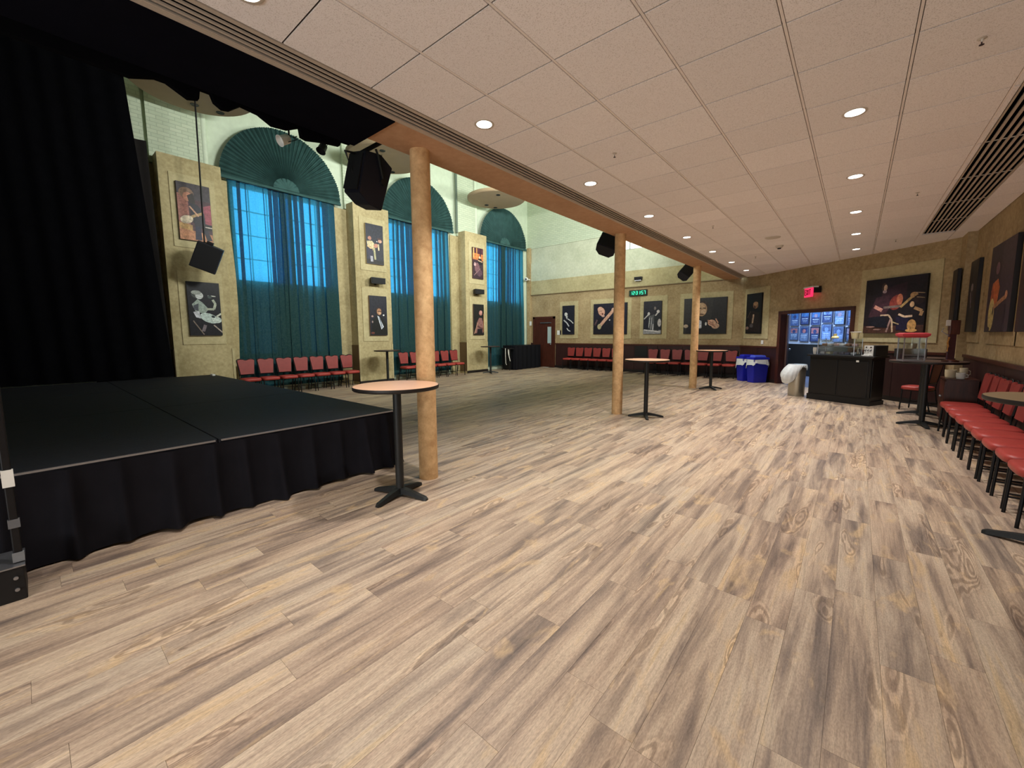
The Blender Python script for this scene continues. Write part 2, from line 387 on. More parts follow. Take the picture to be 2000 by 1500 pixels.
# lobby carpet strip beyond the doorway
tag(MB().box(sp(-2.0, 1.35, -0.004), (7.4, 2.5, 0.012), rz=SRZ).build('floor_lobby', M('lobby_floor', S(92, 96, 120), 0.6, var=0.15)), kind='structure')

# ceiling: suspended grid of tiles
ceil = MB()
ceil.b2(-2.885, XR+0.1, -6.0, 16.0, HC+0.10, HC+0.16)
ceil = ceil.build('ceiling', m_gap); tag(ceil, kind='structure')
GX = [-2.274, -1.664, -1.054, -0.444, 0.166, 0.776]
GY = [(2.9502+i)*0.61 for i in range(-12, 23)]
cols = [(-2.868, -2.274)]+list(zip(GX, GX[1:]))
shared = {}
def wall_y(x): return 12.942-0.8696*x if x > -3.02 else YB
tile_n = 0
for (x0, x1) in cols+[(1.245, XR)]:
    for y0, y1 in zip(GY, GY[1:]):
        if y0 > wall_y(x0)+0.02: continue
        key = round(x1-x0, 3)
        cx, cy = (x0+x1)/2, (y0+y1)/2
        if key not in shared:
            t_ = MB().box((0, 0, 0.011), (x1-x0-0.024, 0.599, 0.022)).build('ceiling_tile', m_tile, ceil)
            t_.location = (cx, cy, HC); shared[key] = t_
        else:
            o = shared[key].copy(); COL.objects.link(o); o.location = (cx, cy, HC)
# border column of tiles between last main bar and right vent; closing strip beyond the vent end
bkey = None
for y0, y1 in zip(GY, GY[1:]):
    if y0 > 12.3: continue
    wd = 0.044 if y1 < 10.95 else 0.469
    t_ = MB().box((0, 0, 0.011), (wd-0.004, 0.594, 0.022)).build('ceiling_tile', m_tile, ceil) if (bkey is None or bkey[0] != wd) else bkey[1].copy()
    if t_.name not in COL.objects: COL.objects.link(t_)
    t_.location = (0.776+wd/2, (y0+y1)/2, HC); bkey = (wd, t_)
for x in GX:
    o = MB().b2(x-0.0075, x+0.0075, -5, min(16, wall_y(x)+0.1), HC+0.002, HC+0.03).build('grid_bar', m_tbar, ceil)
for y in GY:
    xe = 0.776
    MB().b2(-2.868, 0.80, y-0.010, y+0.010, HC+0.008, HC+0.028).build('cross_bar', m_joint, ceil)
# edge strip left of the slots, soffit over columns
edge = MB(); edge.b2(-3.125, -3.085, -6, 15.6, HC-0.004, HC+0.10); edge = edge.build('trim_1', m_vent); tag(edge, kind='structure')
MB().b2(-2.895, -2.868, -6, 15.6, HC-0.002, HC+0.10).build('edge_strip', m_vent, edge)
sof = MB(); sof.b2(-3.60, -3.125, 2.19, 15.57, HC+0.004, HC+0.42); sof.b2(-3.60, -3.125, -6, 2.19, HC+0.02, HC+0.42)
tag(sof.build('soffit_beam', m_soffit), kind='structure')
bs = MB(); bs.b2(-3.80, -3.125, -6, 2.18, HC-0.012, HC+0.02); tag(bs.build('soffit_beam_black', m_velsof), kind='structure')
# linear slot diffuser along the beam
sl = thing('slot_diffuser', 'long linear slot diffuser in the ceiling edge beside the beam', 'air vent', (-2.99, 5.0, HC))
MB().b2(-0.095, 0.095, -11, 10.42, 0.045, 0.06).build('backing', m_gap, sl)
for k in range(5):
    x = -0.095+k*0.0475
    if 0 < k < 4: MB().b2(x-0.0085, x+0.0085, -11, 10.42, 0.0, 0.010).build('slat', m_vent, sl)
for k in (0, 4):
    x = -0.095+k*0.0475+(0.004 if k == 0 else -0.004)
    MB().b2(x-0.005, x+0.005, -11, 10.42, 0.0, 0.010).build('slat', m_vent, sl)
# wide slotted return grille on the right
rv = thing('return_grille', 'wide black slotted air grille in the ceiling near the right wall', 'air vent', (1.03, 3.0, HC))
MB().b2(-0.208, 0.212, -9, 7.83, 0.05, 0.07).build('backing', m_gap, rv)
for k in range(9):
    x = -0.208+k*0.0525
    MB().b2(x-0.0105, x+0.0105, -9, 7.83, 0.0, 0.012).build('slat', m_vent, rv)
for k in range(12): MB().b2(-0.208, 0.212, -3.46+k*1.22-0.003-2, -3.46+k*1.22+0.003-2, 0.002, 0.010).build('cross_strip', m_vent, rv)

# walls ------------------------------------------------------------
def wall(name, mb, mat): o = mb.build(name, mat); tag(o, kind='structure'); return o
WIN = (4.88, 9.28, 13.72); WH = 1.27; WZ0, WZ1 = 0.95, 5.34
mb = MB(); ys = [-6.0]
for c in WIN: ys += [c-WH, c+WH]
ys.append(YB+0.3)
for a, b2_ in zip(ys[0::2], ys[1::2]): mb.b2(XW-0.35, XW, a, b2_, 0, 5.5)
for c in WIN: mb.b2(XW-0.35, XW, c-WH, c+WH, 0, WZ0); mb.b2(XW-0.35, XW, c-WH, c+WH, WZ1, 5.5)
mb.b2(XW-0.35, XW, -6, YB+0.3, 5.5, 9)
wl = wall('wall_left', mb, m_plast)
# brick pilasters above each pier
PIERS = ((2.16, 3.31), (6.58, 7.78), (11.1, 12.28))
for (a, b_) in PIERS:
    p = MB(); p.b2(XW, XW+0.10, a-0.05, b_-0.18, 5.3, 8.9); p.build('brick_pilaster', m_brick, wl)
    p = MB(); p.cyl((XW+0.05, b_-0.18, 5.3), (XW+0.05, b_-0.18, 8.9), 0.07, seg=20); p.build('rounded_corner', m_plast, wl, smooth=40)
p = MB(); p.b2(XW, XW+0.06, -5.9, 2.05, 5.3, 8.9); p.build('brick_panel', m_brick, wl)
MB().cyl((XW+0.14, 11.0, 5.4), (XW+0.14, 11.0, 8.9), 0.045).build('conduit', M('conduit_paint', S(96, 110, 98), 0.5), wl, smooth=40)
# piers
for i, (a, b_) in enumerate(PIERS):
    top = 5.44
    p = MB(); p.b2(XW, -11.70, a, b_, 0.0, top)
    pr_ = p.build('pier', m_pier); tag(pr_, kind='structure')
    MB().b2(XW, XW+0.075, a-(0.40 if i else 0.6), b_+0.27, 0.0, 5.28).build('backing_slab', m_pier, pr_)
    MB().b2(-11.70, -11.685, a, b_, 0.0, 0.10).build('baseboard', m_base, pr_)
    for y in (a-0.0, b_-0.05): MB().b2(-11.70, -11.688, y, y+0.05, 0.10, 1.22).build('corner_guard', m_tan2, pr_)
    MB().b2(-12.1, -11.70, a-0.012, a, 0.10, 1.22).build('corner_guard', M('brown_guard', S(104, 82, 54), 0.6, var=0.1), pr_)
    for (z0, z1) in ((1.33, 2.98), (3.50, 5.08)):
        MB().b2(-11.70, -11.682, a+0.17, b_-0.15, z0, z1).build('picture_panel', m_tan2, pr_)
# back wall (left part, full height)
mb = MB(); mb.b2(-12.4, -3.0, YB, YB+0.3, 0, 3.33); mb.b2(-3.75, -2.9, YB, YB+0.3, 3.33, 4.2)
wb = wall('wall_back', mb, m_tan)
MB().b2(-12.2, -3.6, YB-0.03, YB+0.3, 3.33, 3.98).build('upper_band', m_cement2, wb)
MB().b2(-12.2, -3.6, YB-0.03, YB+0.3, 3.98, 4.80).build('cement_band', m_cement, wb)
MB().b2(-12.2, -8.2, YB+0.02, YB+0.3, 4.80, 5.47).build('recessed_band', m_cement, wb)
MB().b2(-5.0, -3.6, YB+0.02, YB+0.3, 4.80, 5.47).build('recessed_band', m_cement, wb)
MB().b2(-12.2, -3.6, YB-0.02, YB+0.3, 5.47, 9.0).build('brick_face', m_brick, wb)
MB().b2(-12.2, -3.5, YB-0.055, YB-0.03, 3.325, 3.355).build('ledge', M('ledge_shadow_paint', S(120, 104, 74), 0.6), wb)
MB().b2(-12.12, -11.95, YB-0.12, YB, 0, 5.5).build('corner_strip', m_tan, wb)
wn = MB(); wn.b2(-8.2, -5.0, YB+0.10, YB+0.14, 4.80, 5.47); wn = wn.build('window_4', m_winlit); tag(wn, kind='structure')
fr = MB(); fr.b2(-8.2, -5.0, YB+0.05, YB+0.10, 4.80, 4.84); fr.b2(-8.2, -5.0, YB+0.05, YB+0.10, 5.43, 5.47)
for x in (-8.18, -7.1, -6.05, -5.02): fr.b2(x-0.02, x+0.02, YB+0.05, YB+0.10, 4.8, 5.47)
fr.build('window_frame', m_alu, wn)
# slanted wall with the lobby doorway
UD0, UD1, DZ = -2.32, -0.18, 2.07
mb = MB()
def sbox(mb, u0, u1, d0, d1, z0, z1, bev=0): mb.box(sp((u0+u1)/2, (d0+d1)/2, (z0+z1)/2), (abs(u1-u0), abs(d1-d0), abs(z1-z0)), rz=SRZ, bev=bev)
sbox(mb, -4.02, UD0-0.09, 0, 0.16, 0, 3.6); sbox(mb, UD1+0.09, 2.05, 0, 0.16, 0, 3.6); sbox(mb, UD0-0.09, UD1+0.09, 0, 0.16, DZ+0.08, 3.6)
ws = wall('wall_back_slanted', mb, m_tan)
# right wall with the corner chase
mb = MB(); mb.b2(XR, XR+0.2, -6, 11.15, 0, 3.6); mb.b2(1.44, XR+0.2, 11.15, 12.0, 0, 3.6)
wr = wall('wall_right', mb, m_tan)
# unseen shell: wall over the beam, rear wall, high roof
wall('wall_upper_divider', MB().b2(-3.72, -3.60, -6, YB+0.3, HC+0.42, 9.0), m_plast)
wall('wall_front', MB().b2(-12.6, 2.0, -6.2, -6.0, 0, 9.0), m_tan)
wall('ceiling_high', MB().b2(-12.6, -3.6, -6.2, YB+0.3, 8.9, 9.1), m_plast)
# wainscots
def wains(parent, boxes, n):
    for b_ in boxes: b_.build('wainscot_panel', m_wains, parent)
for x0 in [-10.55+k*0.94 for k in range(8)]:
    MB().b2(x0+0.004, x0+0.936, YB-0.025, YB, 0.10, 1.06, bev=0.004).build('wainscot_panel', m_wains, wb)
MB().b2(-10.55, -3.02, YB-0.045, YB, 1.06, 1.11).build('chair_rail', m_darkwood, wb)
MB().b2(-12.0, -11.84, YB-0.045, YB, 0, 1.11).build('wainscot_panel', m_wains, wb)
MB().b2(-6.75, -6.25, YB-0.04, YB-0.02, 0.62, 1.03).build('wall_vent_plate', m_black, wb)
def sbx(name, m, par, *a, bev=0): mb = MB(); sbox(mb, *a, bev=bev); return mb.build(name, m, par)
for (u0, u1) in ((-3.98, -3.2), (-3.2, -2.42), (-0.08, 0.88), (0.88, 1.85)):
    sbx('wainscot_panel', m_wains, ws, u0+0.004, u1-0.004, -0.025, 0, 0.10, 1.06)
    sbx('chair_rail', m_darkwood, ws, u0, u1, -0.045, 0, 1.06, 1.11)
for k in range(14):
    y0 = -2.0+k*0.94
    MB().b2(XR-0.025, XR, y0+0.004, min(y0+0.936, 11.14), 0.10, 1.06).build('wainscot_panel', m_wains, wr)
MB().b2(XR-0.045, XR, -2, 11.15, 1.06, 1.11).build('chair_rail', m_darkwood, wr)
bb = MB(); bb.b2(-10.6, -3.0, YB-0.03, YB, 0, 0.10); tag(bb.build('baseboard_back', m_base), kind='structure')
bb = MB(); bb.b2(XR-0.03, XR, -5.9, 11.15, 0, 0.10); tag(bb.build('baseboard_right', m_base), kind='structure')
bb = MB(); sbox(bb, -3.98, -2.42, -0.03, 0, 0, 0.10); sbox(bb, -0.08, 1.85, -0.03, 0, 0, 0.10); tag(bb.build('baseboard_slanted', m_base), kind='structure')
# columns
for y in (2.68, 7.18, 11.9):
    c = MB(); c.lathe([(0.098, 0), (0.098, HC+0.02)], (0, 0, 0), 40); o = c.build('column', m_column, smooth=40); o.location = (-3.45, y, 0); tag(o, kind='structure')
# windows (behind the curtains)
for k, c in enumerate(WIN):
    fr = MB(); x0, x1 = XW-0.13, XW-0.08
    for y in (c-WH+0.04, c+WH-0.04, c): fr.b2(x0, x1, y-0.04, y+0.04, WZ0, WZ1)
    for z in (WZ0+0.04, 2.90, WZ1-0.04): fr.b2(x0, x1, c-WH, c+WH, z-0.05, z+0.05)
    fo = fr.build('window_%d' % (k+1), m_darkwood); tag(fo, kind='structure')
    mu = MB()
    for s in (-1, 1):
        for q in (1, 2): y = c+s*q*WH/3; mu.b2(x0+0.01, x1-0.01, y-0.012, y+0.012, WZ0, WZ1)
    for z in (1.6, 2.25, 3.5, 4.1, 4.7): mu.b2(x0+0.01, x1-0.01, c-WH, c+WH, z-0.012, z+0.012)
    mu.build('muntins', m_darkwood, fo)
    for s in (-1, 1):
        ya, yb = (c-WH, c) if s < 0 else (c, c+WH)
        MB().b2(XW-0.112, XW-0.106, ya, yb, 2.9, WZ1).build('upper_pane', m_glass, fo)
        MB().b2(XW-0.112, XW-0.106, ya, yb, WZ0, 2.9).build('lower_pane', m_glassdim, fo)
    MB().b2(XW-0.1, XW+0.02, c-WH, c+WH, WZ0-0.05, WZ0).build('window_sill', m_tan, fo)

# door_1: dark wood door in the back wall
dw = MB()
X0, X1 = -11.82, -10.58
dw.b2(X0, X0+0.10, YB-0.05, YB, 0, 2.32); dw.b2(X1-0.10, X1, YB-0.05, YB, 0, 2.32); dw.b2(X0, X1, YB-0.05, YB, 2.22, 2.32)
d1 = dw.build('door_1', m_darkwood); tag(d1, kind='structure')
lf = MB()
lf.b2(X0+0.10, X1-0.42, YB-0.03, YB, 0.01, 2.21); lf.b2(X1-0.20, X1-0.10, YB-0.03, YB, 0.01, 2.21); lf.b2(X1-0.42, X1-0.20, YB-0.03, YB, 0.01, 1.10); lf.b2(X1-0.42, X1-0.20, YB-0.03, YB, 1.86, 2.21)
lf.build('door_leaf', m_darkwood, d1)
MB().b2(X1-0.42, X1-0.20, YB-0.015, YB-0.008, 1.10, 1.86).build('door_window', m_frost, d1)
MB().b2(X0+0.45, X1-0.2, YB-0.09, YB-0.04, 2.02, 2.06).build('door_closer', m_alu, d1)
MB().sphere((X1-0.22, YB-0.07, 1.05), 0.035).build('door_knob', m_alu, d1, smooth=180)
# door_2: lobby doorway in the slanted wall
fm = MB()
sbox(fm, UD0-0.10, UD0, -0.03, 0.19, 0, DZ+0.09); sbox(fm, UD1, UD1+0.10, -0.03, 0.19, 0, DZ+0.09); sbox(fm, UD0-0.10, UD1+0.10, -0.03, 0.19, DZ, DZ+0.09)
d2 = fm.build('door_2', m_darkwood); tag(d2, kind='structure')
# open leaf folded back into the lobby at left
hinge = sp(UD0+0.02, 0.19, 0); ang = math.radians(94)
dl = thing('open_door', 'open dark wooden door leaf folded back into the blue-lit lobby', 'door', tuple(hinge), ang)
MB().b2(0.0, 0.98, -0.022, 0.022, 0.012, DZ-0.02, bev=0.003).build('door_leaf', m_darkwood, dl)
MB().b2(0.975, 0.985, -0.024, 0.024, 0.02, DZ-0.03).build('door_edge', M('lit_door_edge', S(150, 165, 190), 0.4), dl)  # pale blue colour stands in for lobby light on the edge
MB().sphere((0.92, -0.06, 1.0), 0.032).build('door_knob', m_alu, dl, smooth=180)
# lobby shell
lob = MB(); sbox(lob, -6.2, 2.6, 2.62, 2.75, 0, 3.2)
lw = lob.build('wall_lobby', M('lobby_wall_paint', S(168, 178, 205), 0.6, var=0.06, scale=3)); tag(lw, kind='structure')
sbx('lobby_wainscot', M('lobby_wainscot_paint', S(17, 17, 22), 0.5, var=0.15, scale=3), lw, -6.2, 2.6, 2.58, 2.62, 0, 1.12)
sbx('lobby_side_panel', m_wains, lw, -6.2, -6.1, 0.34, 2.62, 0, 3.2)
sbx('lobby_end_panel', m_tan, lw, 2.5, 2.6, 0.16, 2.62, 0, 3.2)
tag(sbx('ceiling_lobby', m_plast, None, -6.2, 2.6, 0.16, 2.75, 3.2, 3.3), kind='structure')

# ------------------------------------------------------------------ downlights
ORD = ['nearest', 'second', 'third', 'fourth', 'fifth', 'sixth', 'seventh', 'eighth', 'ninth', 'tenth']
proto = thing('downlight', 'x', 'ceiling light', (0, 0, HC), group='recessed downlights')
MB().lathe([(0.066, -0.001), (0.082, -0.003), (0.086, 0.000), (0.086, 0.004), (0.066, 0.004)], seg=28).build('trim_ring', m_trimring, proto, smooth=50)
MB().lathe([(0.0, -0.001), (0.067, -0.001), (0.067, 0.003), (0.0, 0.003)], seg=28).build('lamp_lens', m_lampglow, proto)
def dl_at(x, y, label, first=False):
    o = proto if first else copy_tree(proto)
    o.location = (x, y, HC-0.002); o['label'] = label
    light('SPOT', 'downlight_lamp', (x, y, HC-0.03), DOWN_E, DOWN_C, (0, 0, 0), spot_size=math.radians(100), spot_blend=1.0, shadow_soft_size=0.06)
    return o
LY = [2.71-1.8*2, 2.71-1.8, 2.71, 4.55, 6.36, 8.2, 10.0, 11.8, 13.6]
n = 0
for k, y in enumerate(LY):
    if k < 1:
        light('SPOT', 'downlight_lamp', (-2.59, y, HC-0.03), DOWN_E*0.35, DOWN_C, (0, 0, 0), spot_size=math.radians(100), spot_blend=1.0, shadow_soft_size=0.06); continue
    dl_at(-2.59, y, 'recessed downlight in the row along the beam, %s from the camera' % ORD[k-1], first=(k == 1))
for k, y in enumerate(LY[:8]):
    if k < 3:
        light('SPOT', 'downlight_lamp', (-0.13, y, HC-0.03), DOWN_E*0.35, DOWN_C, (0, 0, 0), spot_size=math.radians(100), spot_blend=1.0, shadow_soft_size=0.06); continue
    dl_at(-0.13, y, 'recessed downlight in the right-hand row, %s from the camera' % ORD[k-3])
# sprinklers and detectors
sk = thing('sprinkler_head', 'x', 'sprinkler', group='ceiling sprinklers')
MB().lathe([(0.035, 0), (0.038, -0.003), (0.012, -0.008), (0.008, -0.03), (0.0, -0.03)], seg=16).build('escutcheon', m_trimring, sk, smooth=50)
mb = MB(); mb.cyl((0, 0, -0.028), (0, 0, -0.05), 0.006, seg=8); mb.lathe([(0.0, -0.05), (0.02, -0.05), (0.02, -0.053), (0.0, -0.053)], seg=12)
mb.build('deflector', M('bronze_metal', S(70, 58, 60), 0.4, 0.6), sk)
for k, (x, y, lb) in enumerate(((-1.99, 3.97, 'small sprinkler head in the ceiling right of the nearest big column'), (-1.99, 7.64, 'small sprinkler head in the ceiling above the middle column'),
                                (-1.97, 11.32, 'small sprinkler head in the ceiling near the far column'), (0.48, 3.95, 'large sprinkler head at the top right of the ceiling'),
                                (0.49, 7.61, 'small sprinkler head left of the slotted grille'), (0.47, 11.13, 'small sprinkler head beyond the end of the slotted grille'))):
    o = sk if k == 0 else copy_tree(sk); o.location = (x, y, HC); o['label'] = lb; o.scale = (0.62, 0.62, 0.75)
sd = thing('smoke_detector', 'small round smoke detector on the far ceiling tiles', 'smoke detector', (-1.36, 10.25, HC))
MB().lathe([(0.0, -0.05), (0.05, -0.05), (0.06, -0.03), (0.075, -0.01), (0.075, 0), (0, 0)], seg=20).build('housing', m_trimring, sd, smooth=50)
MB().lathe([(0.0, -0.07), (0.03, -0.07), (0.035, -0.05), (0, -0.05)], seg=14).build('sensor', m_blackmetal, sd)
o = MB().lathe([(0.0, -0.012), (0.12, -0.012), (0.13, 0), (0, 0)], seg=24).build('ceiling_disc', m_trimring, smooth=40); o.location = (-1.35, 9.3, HC); tag(o, 'flat round plate on the ceiling beside the smoke detector', 'ceiling plate')

# ------------------------------------------------------------------ curtains, fans, discs
def curtain_panel(par, c, ya, yb, xoff, seed, z0=0.16, z1=5.33):
    rr = random.Random(seed); ph = [rr.random()*6.28 for _ in range(6)]
    n = 150
    P = 0.38
    def fn(a, b):
        s_ = (yb-ya)*a; z = z1+(z0-z1)*b
        th = 2*PI*s_/P+0.9*math.sin(3.1*s_+ph[0])+0.6*math.sin(7.3*s_+ph[5])+0.35*b*math.sin(3*s_+ph[1])
        loc = 0.75+0.35*math.sin(2.3*s_+ph[2])+0.2*math.sin(5.9*s_+ph[3])
        ov = (0.118+0.010*b)*loc
        yy = ya+s_+ov*math.sin(2*th+ph[4])+0.003*math.sin(2*PI/0.06*s_+3*b)
        amp = (0.032+0.016*b)*(0.7+0.3*math.sin(1.9*s_+ph[1]))
        yy = c+(yy-c)*(1+0.035*b)+0.02*b*math.sin(3.0*b+ph[4]+4*s_)
        return (XW+0.075+xoff+amp*math.sin(th)+0.002*math.sin(2*PI/0.06*s_)+0.010*math.sin(6*b+2.2*s_+ph[3]), yy, z)
    n = 340
    m = MB(); m.grid(fn, n, 22); return m.build('curtain_panel', m_curtain, par, smooth=180)
CW = ('behind the row of red chairs nearest the stage', 'behind the nearest big column', 'in the far left corner')
for k, c in enumerate(WIN):
    t = thing('window_curtain', 'tall teal curtain glowing blue, ' + CW[k], 'curtain', (0, 0, 0), group='tall teal window curtains')
    hw = 1.295
    curtain_panel(t, c, c-hw, c+0.14, 0.0, 10+k); curtain_panel(t, c, c-0.16, c+hw, 0.045, 20+k)
    MB().cyl((XW+0.09, c-hw-0.05, 5.345), (XW+0.09, c+hw+0.05, 5.345), 0.016, seg=10).build('curtain_rod', m_darkwood, t)
    # sunburst fan
    f = thing('sunburst_swag', 'green half-round pleated swag over the curtain ' + CW[k], 'drapery', (XW+0.19, c-0.03, 5.37), group='half-round pleated swags')
    R = 1.50; npl = 84
    def fan(a, b):
        th = PI*a
        i = round(a*npl*2); rad = 0.20+(R-0.20)*b
        dep = (0.045 if i % 2 == 0 else 0.0)*(0.3+0.7*b)+0.012*math.sin(i*1.7)*b
        wob = 0.006*math.sin(a*40+3*b)
        return (dep+wob+0.05*(1-b), -rad*math.cos(th), rad*math.sin(th)*1.0)
    m = MB(); m.grid(fan, npl*2+1, 8); m.build('pleated_panel', m_fan, f)
    def hub(a, b):
        th = PI*a; rad = 0.26*b
        return (0.062+0.012*(1-b*b)+0.006*math.sin(a*60)*b, -rad*math.cos(th)*1.25, rad*math.sin(th)*1.1)
    m = MB(); m.grid(hub, 40, 6); m.build('gathered_centre', m_fan, f, smooth=180)
    MB().b2(-0.01, 0.045, -R, R, -0.06, 0.012).build('bottom_band', m_fan, f)
m_disc = M('disc_plaster', S(150, 132, 104), 0.7, var=0.06, scale=3, bump=0.1)
for k, y in enumerate((2.66, 7.10, 11.78)):
    t = thing('acoustic_disc', ('round beige ceiling disc hanging above the near end of the window wall', 'round beige ceiling disc mostly hidden behind the big hanging loudspeaker', 'round beige ceiling disc above the far pier and swag')[k], 'ceiling panel', (-10.68, y, 6.5), group='round hanging ceiling discs')
    MB().lathe([(0, 0), (1.04, 0), (1.08, 0.03), (1.08, 0.10), (0, 0.10)], seg=64).build('disc_body', m_disc, t, smooth=30)
    for (a, b_) in ((-0.66, 0.16), (-0.62, 0.62), (0.45, -0.4)):
        MB().lathe([(0.0, -0.004), (0.05, -0.004), (0.075, -0.008), (0.08, 0), (0, 0)], (a, b_, 0), 18).build('recessed_lamp', m_blackmetal, t)
    mb = MB()
    for (a, b_) in ((0.6, 0.6), (-0.6, 0.6), (0.6, -0.6), (-0.6, -0.6)): mb.cyl((a, b_, 0.1), (a, b_, 2.4), 0.006, seg=6)
    mb.build('hanger_rods', m_blackmetal, t)

# ------------------------------------------------------------------ canvases
def Ell(cx, cy, rx, ry, col, rot=0): return ('e', cx, cy, rx, ry, col, rot)
def Pol(pts, col): return ('p', pts, col)
def Lin(pts, wd, col): return ('l', pts, wd, col)
def canvas(label, p0, ud, out, w, h, bg_, shapes, edge=None, thick=0.05, group='black-bordered performer canvases', name='wall_canvas', cat='picture', border=None):
    p0 = Vector(p0); ud = Vector(ud).normalized(); out = Vector(out).normalized()
    # local frame: x=ud, y=-out, z=up
    rz = math.atan2(ud.y, ud.x)
    t = thing(name, label, cat, tuple(p0), rz, group)
    s = -1  # local +y must point into the wall
    yo = 1 if Vector((-math.sin(rz), math.cos(rz), 0)).dot(out) > 0 else -1
    ec = edge or (22, 18, 20)
    eb = MB().b2(0, w, 0, yo*thick, 0, h, bev=0.004).build('canvas_wrap', M('canvas_edge', S(*ec), 0.6, var=0.1), t)
    bm = bmesh.new(); cl = bm.loops.layers.float_color.new('Col'); lay = [thick+0.0008]
    def poly(pts, col):
        vs = [bm.verts.new((x, yo*lay[0], z)) for x, z in pts]
        try: f = bm.faces.new(vs)
        except Exception: return
        for lp in f.loops: lp[cl] = S(*col)
        lay[0] += 0.00025
    def clip(pts):
        def cl1(pts, ins, inter):
            outp = []
            for i in range(len(pts)):
                a = pts[i-1]; b = pts[i]
                if ins(b):
                    if not ins(a): outp.append(inter(a, b))
                    outp.append(b)
                elif ins(a): outp.append(inter(a, b))
            return outp
        def ix(v): return lambda a, b: (v, a[1]+(b[1]-a[1])*(v-a[0])/(b[0]-a[0]))
        def iz(v): return lambda a, b: (a[0]+(b[0]-a[0])*(v-a[1])/(b[1]-a[1]), v)
        e = 0.004
        pts = cl1(pts, lambda p: p[0] >= e, ix(e)) if pts else pts
        pts = cl1(pts, lambda p: p[0] <= w-e, ix(w-e)) if pts else pts
        pts = cl1(pts, lambda p: p[1] >= e, iz(e)) if pts else pts
        pts = cl1(pts, lambda p: p[1] <= h-e, iz(h-e)) if pts else pts
        return pts
    poly([(0.003, 0.003), (w-0.003, 0.003), (w-0.003, h-0.003), (0.003, h-0.003)], bg_)
    for sh in shapes:
        if sh[0] == 'e':
            _, cx, cy, rx, ry, col, rot = sh; pts = []
            for k in range(18):
                a = k*2*PI/18; x = rx*w*math.cos(a); z = ry*h*math.sin(a)
                c, sn = math.cos(rot), math.sin(rot); pts.append((cx*w+x*c-z*sn, cy*h+x*sn+z*c))
            q = clip(pts)
            if len(q) > 2: poly(q, col)
        elif sh[0] == 'p':
            q = clip([(a*w, b*h) for a, b in sh[1]])
            if len(q) > 2: poly(q, sh[2])
        else:
            P = [Vector((a*w, b*h)) for a, b in sh[1]]; hw = sh[2]*w/2
            for a, b in zip(P, P[1:]):
                d = (b-a).normalized(); nn = Vector((-d.y, d.x))*hw
                q = clip([tuple(a-nn), tuple(b-nn), tuple(b+nn), tuple(a+nn)])
                if len(q) > 2: poly(q, sh[3])
    me = bpy.data.meshes.new('photo_print'); bmesh.ops.triangulate(bm, faces=bm.faces[:]); bm.to_mesh(me); bm.free(); me.materials.append(m_print)
    o = bpy.data.objects.new('photo_print', me); COL.objects.link(o); o.parent = t
    if border:
        fb = MB()
        for (x0, x1, z0, z1) in ((-0.012, 0.010, -0.012, h+0.012), (w-0.010, w+0.012, -0.012, h+0.012), (0.010, w-0.010, -0.012, 0.010), (0.010, w-0.010, h-0.010, h+0.012)): fb.b2(x0, x1, 0, yo*(thick+0.012), z0, z1)
        fb.build('picture_frame', M('print_frame', S(*border), 0.4), t)
    return t
SK, SKD, SKL = (196, 150, 122), (120, 82, 66), (224, 190, 166)
WHT, GRY, DGR = (200, 204, 204), (120, 124, 126), (52, 52, 58)
BK = (20, 19, 24)
# pier canvases: u runs +Y, out +X
UP, OP = (0, 1, 0), (1, 0, 0)
XP = -11.68
canvas('colour canvas of a long-haired guitarist on a red stage, on the pier nearest the stage', (XP, 2.43, 3.66), UP, OP, 0.61, 1.24, (70, 42, 50), [
    Pol([(0, .72), (1, .72), (1, 1), (0, 1)], (58, 50, 56)), Pol([(0, .25), (.35, .25), (.3, .8), (0, .8)], (150, 96, 84)), Pol([(.7, .35), (1, .3), (1, .68), (.72, .62)], (150, 70, 84)),
    Pol([(0, 0), (1, 0), (1, .14), (0, .20)], (186, 128, 92)), Pol([(0, .2), (.4, .17), (.4, .27), (0, .3)], (176, 138, 84)),
    Ell(.28, .82, .22, .10, (120, 92, 72)), Ell(.32, .76, .15, .08, (176, 120, 96)), Pol([(.3, .78), (.48, .84), (.55, .6), (.4, .52)], (44, 36, 34)),
    Pol([(.35, .66), (.6, .64), (.78, .5), (.8, .25), (.5, .22), (.4, .4)], (36, 34, 46)), Lin([(.12, .33), (.5, .45), (.72, .5)], .09, (170, 140, 96)), Ell(.24, .36, .2, .07, (200, 184, 160), .4),
    Pol([(.48, .26), (.64, .26), (.66, .02), (.46, .02)], (30, 32, 58)), Pol([(.66, .3), (.8, .28), (.98, .04), (.82, .02)], (40, 36, 48)), Lin([(.35, .6), (.6, .44)], .05, SK), Pol([(.76, .2), (1, .22), (1, .32), (.76, .31)], (28, 24, 26)), Lin([(.78, .27), (1, .265)], .03, (210, 200, 190))])
